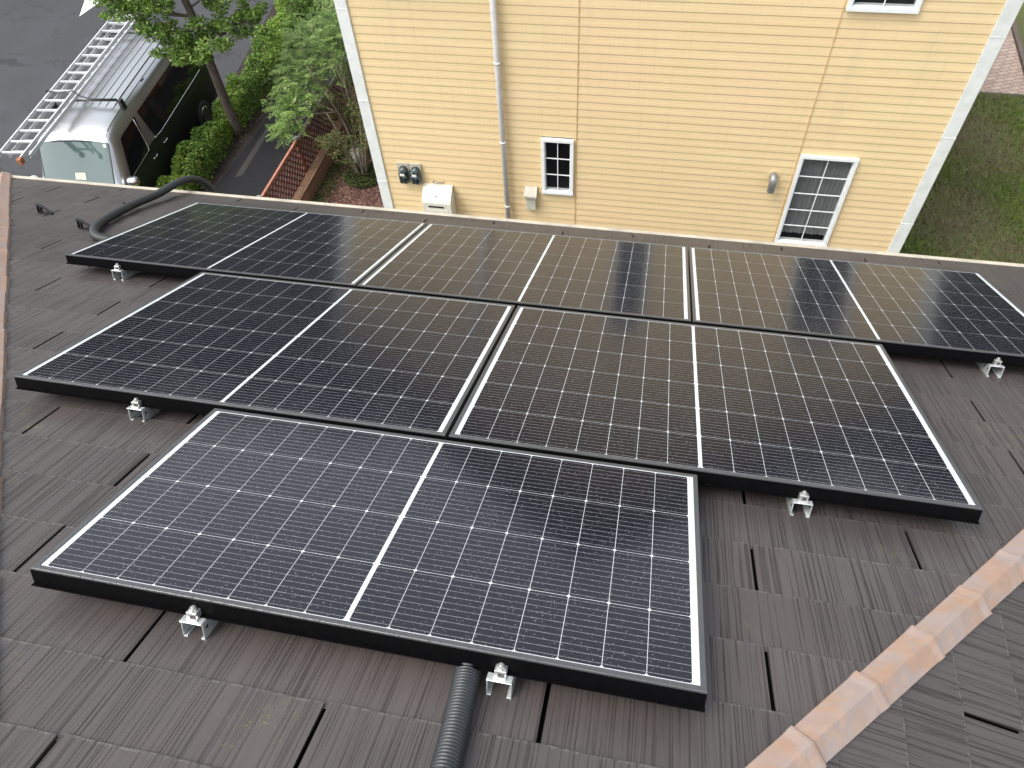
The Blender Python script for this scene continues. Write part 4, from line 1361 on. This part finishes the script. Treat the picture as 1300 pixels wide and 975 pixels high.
# multi-stem shrub nearer the house, sparser and browner
rnd = random.Random(14)
sh = thing('garden_shrub', 'multi stemmed shrub with pale stems rising from the red gravel by the wall corner', 'shrub', (-4.5, 10.95, 0))
b = MB(); tops = []
for k in range(11):
    a = 2 * PI * k / 11 + rnd.uniform(-.2, .2)
    base = Vector((-4.5 + .10 * math.cos(a), 10.95 + .10 * math.sin(a), 0))
    top = Vector((-4.5 + rnd.uniform(.25, .6) * math.cos(a), 10.98 + rnd.uniform(.25, .55) * math.sin(a), rnd.uniform(.8, 1.5)))
    p = smooth_path([base, base.lerp(top, .5) + Vector((0, 0, .12)), top], 5)
    b.tube(p, [.026 - .015 * i / (len(p) - 1) for i in range(len(p))], 7)
    tops.append(top)
b.build('stems', 'bark_light', sh)
b = MB()
for t in tops:
    for _ in range(4):
        cc = t + Vector((rnd.gauss(0, .16), rnd.gauss(0, .16), rnd.gauss(0, .14)))
        clump(b, cc, (.17, .17, .12), 70, .06, .38, rnd, .2)
for k in range(14):
    cc = Vector((-4.6 + rnd.uniform(-.5, .6), 11.5 + rnd.uniform(-.3, .8), rnd.uniform(.7, 1.6)))
    clump(b, cc, (.2, .2, .15), 90, .06, .38, rnd, .2)
b.build('crown', 'leaf_shrub', sh)

# red gravel bed with a planted ring, stones
def blob(cx_, cy_, rx, ry, z, ph=0, n=40):
    return [(cx_ + rx * (1 + .06 * math.sin(3 * a + ph)) * math.cos(a), cy_ + ry * (1 + .06 * math.sin(2 * a + ph)) * math.sin(a), z) for a in [2 * PI * k / n for k in range(n)]]
b = MB(); b.face([(x, y, .004) for x, y, _ in blob(-4.1, 10.4, 1.05, 1.25, 0)]); struct('gravel_bed', b, 'red_gravel')
rnd = random.Random(31)
b = MB()
for k in range(900):
    a = rnd.uniform(0, 2 * PI); r = rnd.random() ** .5
    p = Vector((-4.1 + 1.0 * r * math.cos(a), 10.4 + 1.2 * r * math.sin(a), .012))
    s = rnd.uniform(.012, .026)
    pts = [p + Vector((s * math.cos(t) * rnd.uniform(.7, 1.2), s * math.sin(t) * rnd.uniform(.7, 1.2), 0)) for t in (0, 1.26, 2.5, 3.77, 5.0)]
    top = p + Vector((rnd.uniform(-.3, .3) * s, rnd.uniform(-.3, .3) * s, s * .8))
    for q in range(5):
        b.face([pts[q], pts[(q + 1) % 5], top])
o = b.build('gravel', 'red_gravel'); o['kind'] = 'stuff'
o['label'] = 'loose red brown gravel chips round the shrub'
b = MB()
for k in range(2600):
    a = rnd.uniform(0, 2 * PI); r = rnd.random() ** .5
    leaf_quad(b, Vector((-4.42 + .42 * r * math.cos(a), 10.85 + .40 * r * math.sin(a), rnd.uniform(.01, .10))), .05, .5, rnd, .5)
for k in range(3000):
    leaf_quad(b, Vector((rnd.uniform(-5.12, -4.95) + rnd.gauss(0, .10), rnd.uniform(8.5, 13.5), rnd.uniform(.0, .05))), .045, .5, rnd, .5)
o = b.build('ground_cover', 'leaf_cover'); o['kind'] = 'stuff'; o['label'] = 'low green ground cover beside the lattice fence'
b = MB()
for k in range(900):
    y = rnd.uniform(8.5, 15.5); x = rnd.uniform(-7.75, -7.36) - abs(y - 12.4) * .1
    t = rnd.random()
    leaf_quad(b, Vector((x, y, rnd.uniform(.006, .03))), .05, .5, rnd, 1.2, (rnd.random(), .7 + .3 * t, 0, 1))
o = b.build('leaf_litter', 'leaf_litter'); o['kind'] = 'stuff'; o['label'] = 'fallen leaves on the bed between hedge and driveway'
def rock(x, y, z, r, label, seed):
    bm = bmesh.new(); bmesh.ops.create_icosphere(bm, subdivisions=3, radius=1)
    rr = random.Random(seed); ph = [rr.uniform(0, 6) for _ in range(6)]
    for v in bm.verts:
        c = v.co.copy()
        k = 1 + .16 * math.sin(c.x * 3 + ph[0]) + .12 * math.sin(c.y * 4 + ph[1]) + .1 * math.sin(c.z * 5 + ph[2])
        v.co = Vector((c.x * r[0], c.y * r[1], c.z * r[2])) * k
    me = bpy.data.meshes.new('garden_stone'); bm.to_mesh(me); bm.free()
    for p in me.polygons: p.use_smooth = True
    me.materials.append(MAT['stone'])
    o = bpy.data.objects.new('garden_stone', me); COL.objects.link(o); o.location = (x, y, z)
    tag(o, label, 'stone', 'white stones round the shrub')
rock(-4.83, 11.45, .05, (.20, .16, .12), 'white stone behind the shrub stems, on the fence side', 1)
rock(-4.12, 11.65, .05, (.24, .18, .13), 'white stone between the shrub and the white corner board', 2)

# ------------------------------------------------------------------ low wall and lattice fence
b = MB()
b.box((-5.40, 6.5, 0.0), (-5.235, 16.5, .34))
lw = tag(b.build('garden_wall', 'block', bevel=0.008, loc=(-5.32, 11.5, 0)), 'low brown block wall at the foot of the lattice fence', 'wall')
b = MB()
fe = thing('lattice_fence', 'red brown lattice fence with wooden top rail above the low block wall', 'fence', (-5.46, 11.5, 0))
FX = -5.455
FZ0, FZ1 = .10, 1.02
ys_ = [7.0, 8.75, 10.5, 12.25, 14.0, 15.75]
for i, (ya, yb) in enumerate(zip(ys_, ys_[1:])):
    p = MB()
    for k in range(-9, 22):
        s = .145
        for dr in (1, -1):
            # diagonal lath clipped to the panel
            y0 = ya + k * s if dr == 1 else yb - k * s
            z0, z1 = FZ0 + .05, FZ1 - .05
            y1 = y0 + dr * (z1 - z0)
            t0, t1 = 0.0, 1.0
            lo, hi = ya + .03, yb - .03
            a0, a1 = (lo - y0) / (y1 - y0), (hi - y0) / (y1 - y0)
            if a0 > a1: a0, a1 = a1, a0
            t0, t1 = max(t0, a0), min(t1, a1)
            if t1 - t0 < .03: continue
            A = Vector((FX + .006 * dr, y0 + (y1 - y0) * t0, z0 + (z1 - z0) * t0)); C = Vector((FX + .006 * dr, y0 + (y1 - y0) * t1, z0 + (z1 - z0) * t1))
            n = (C - A).normalized().cross(Vector((1, 0, 0))) * .017; tx = Vector((.005, 0, 0))
            P8 = [A - n - tx, A + n - tx, A + n + tx, A - n + tx, C - n - tx, C + n - tx, C + n + tx, C - n + tx]
            for q in ((0, 1, 2, 3), (7, 6, 5, 4), (0, 4, 5, 1), (1, 5, 6, 2), (2, 6, 7, 3), (3, 7, 4, 0)):
                p.face([P8[j] for j in q])
    p.build('lattice_panel', 'red_wood', fe)
    r = MB(); r.box((FX - .022, ya + .035, FZ1 - .06), (FX + .022, yb - .035, FZ1)); r.build('top_rail', 'red_wood_light' if i < 2 else 'cream', fe, 0.004)
    r = MB(); r.box((FX - .022, ya + .035, FZ0), (FX + .022, yb - .035, FZ0 + .06)); r.build('bottom_rail', 'red_wood', fe, 0.004)
for y in ys_:
    p = MB(); p.box((FX - .035, y - .035, -.004), (FX + .035, y + .035, FZ1 + .03)); po = p.build('post', 'red_wood', fe, 0.004)
    p = MB(); p.box((FX - .042, y - .042, FZ1 + .03), (FX + .042, y + .042, FZ1 + .055)); p.build('post_cap', 'cap_grey', po, 0.004)

# ------------------------------------------------------------------ lawn blades
rnd = random.Random(77)
b = MB()
for k in range(52000):
    x = rnd.uniform(5.0, 9.6); y = rnd.uniform(8.6, 15.15)
    dens = .5 + .5 * math.sin(x * 1.9 + y * .7) * math.sin(y * 1.3 - x * .6 + 1)
    if rnd.random() > .25 + .75 * dens:
        continue
    h = rnd.uniform(.04, .11); a = rnd.uniform(0, 2 * PI); wv = Vector((math.cos(a), math.sin(a), 0)) * rnd.uniform(.007, .014)
    ln = Vector((rnd.gauss(0, .6), rnd.gauss(0, .6), 1)).normalized() * h
    p = Vector((x, y, 0))
    dry = min(1, max(0, 1.2 - dens * 1.3 + rnd.uniform(-.3, .3)))
    b.face([p - wv, p + wv, p + ln], 0, None, (rnd.random() * .6 + .4 * dens, .7 + .3 * dry, 0, 1))
o = b.build('lawn_grass', 'grass'); o['kind'] = 'stuff'; o['label'] = 'patchy green grass right of the yellow house'

# ------------------------------------------------------------------ far woodland, seen mirrored in the panels
rnd = random.Random(99)
b = MB()
for k in range(240):
    az = -75 + 150 * k / 239 + rnd.uniform(-1, 1)
    dist = rnd.uniform(42, 60)
    X, Y = dist * math.sin(R_(az)), dist * math.cos(R_(az))
    h = rnd.uniform(11.0, 14.5)
    for q in range(190):
        v = Vector((rnd.gauss(0, 1), rnd.gauss(0, 1), 0)) * 1.5
        leaf_quad(b, Vector((X + v.x, Y + v.y, rnd.uniform(0, h) * (1 - .10 * v.length / 3))), 1.1, .7, rnd, .2)
o = b.build('far_woodland', 'leaf_far'); o['kind'] = 'stuff'; o['label'] = 'distant dark belt of trees beyond the houses'
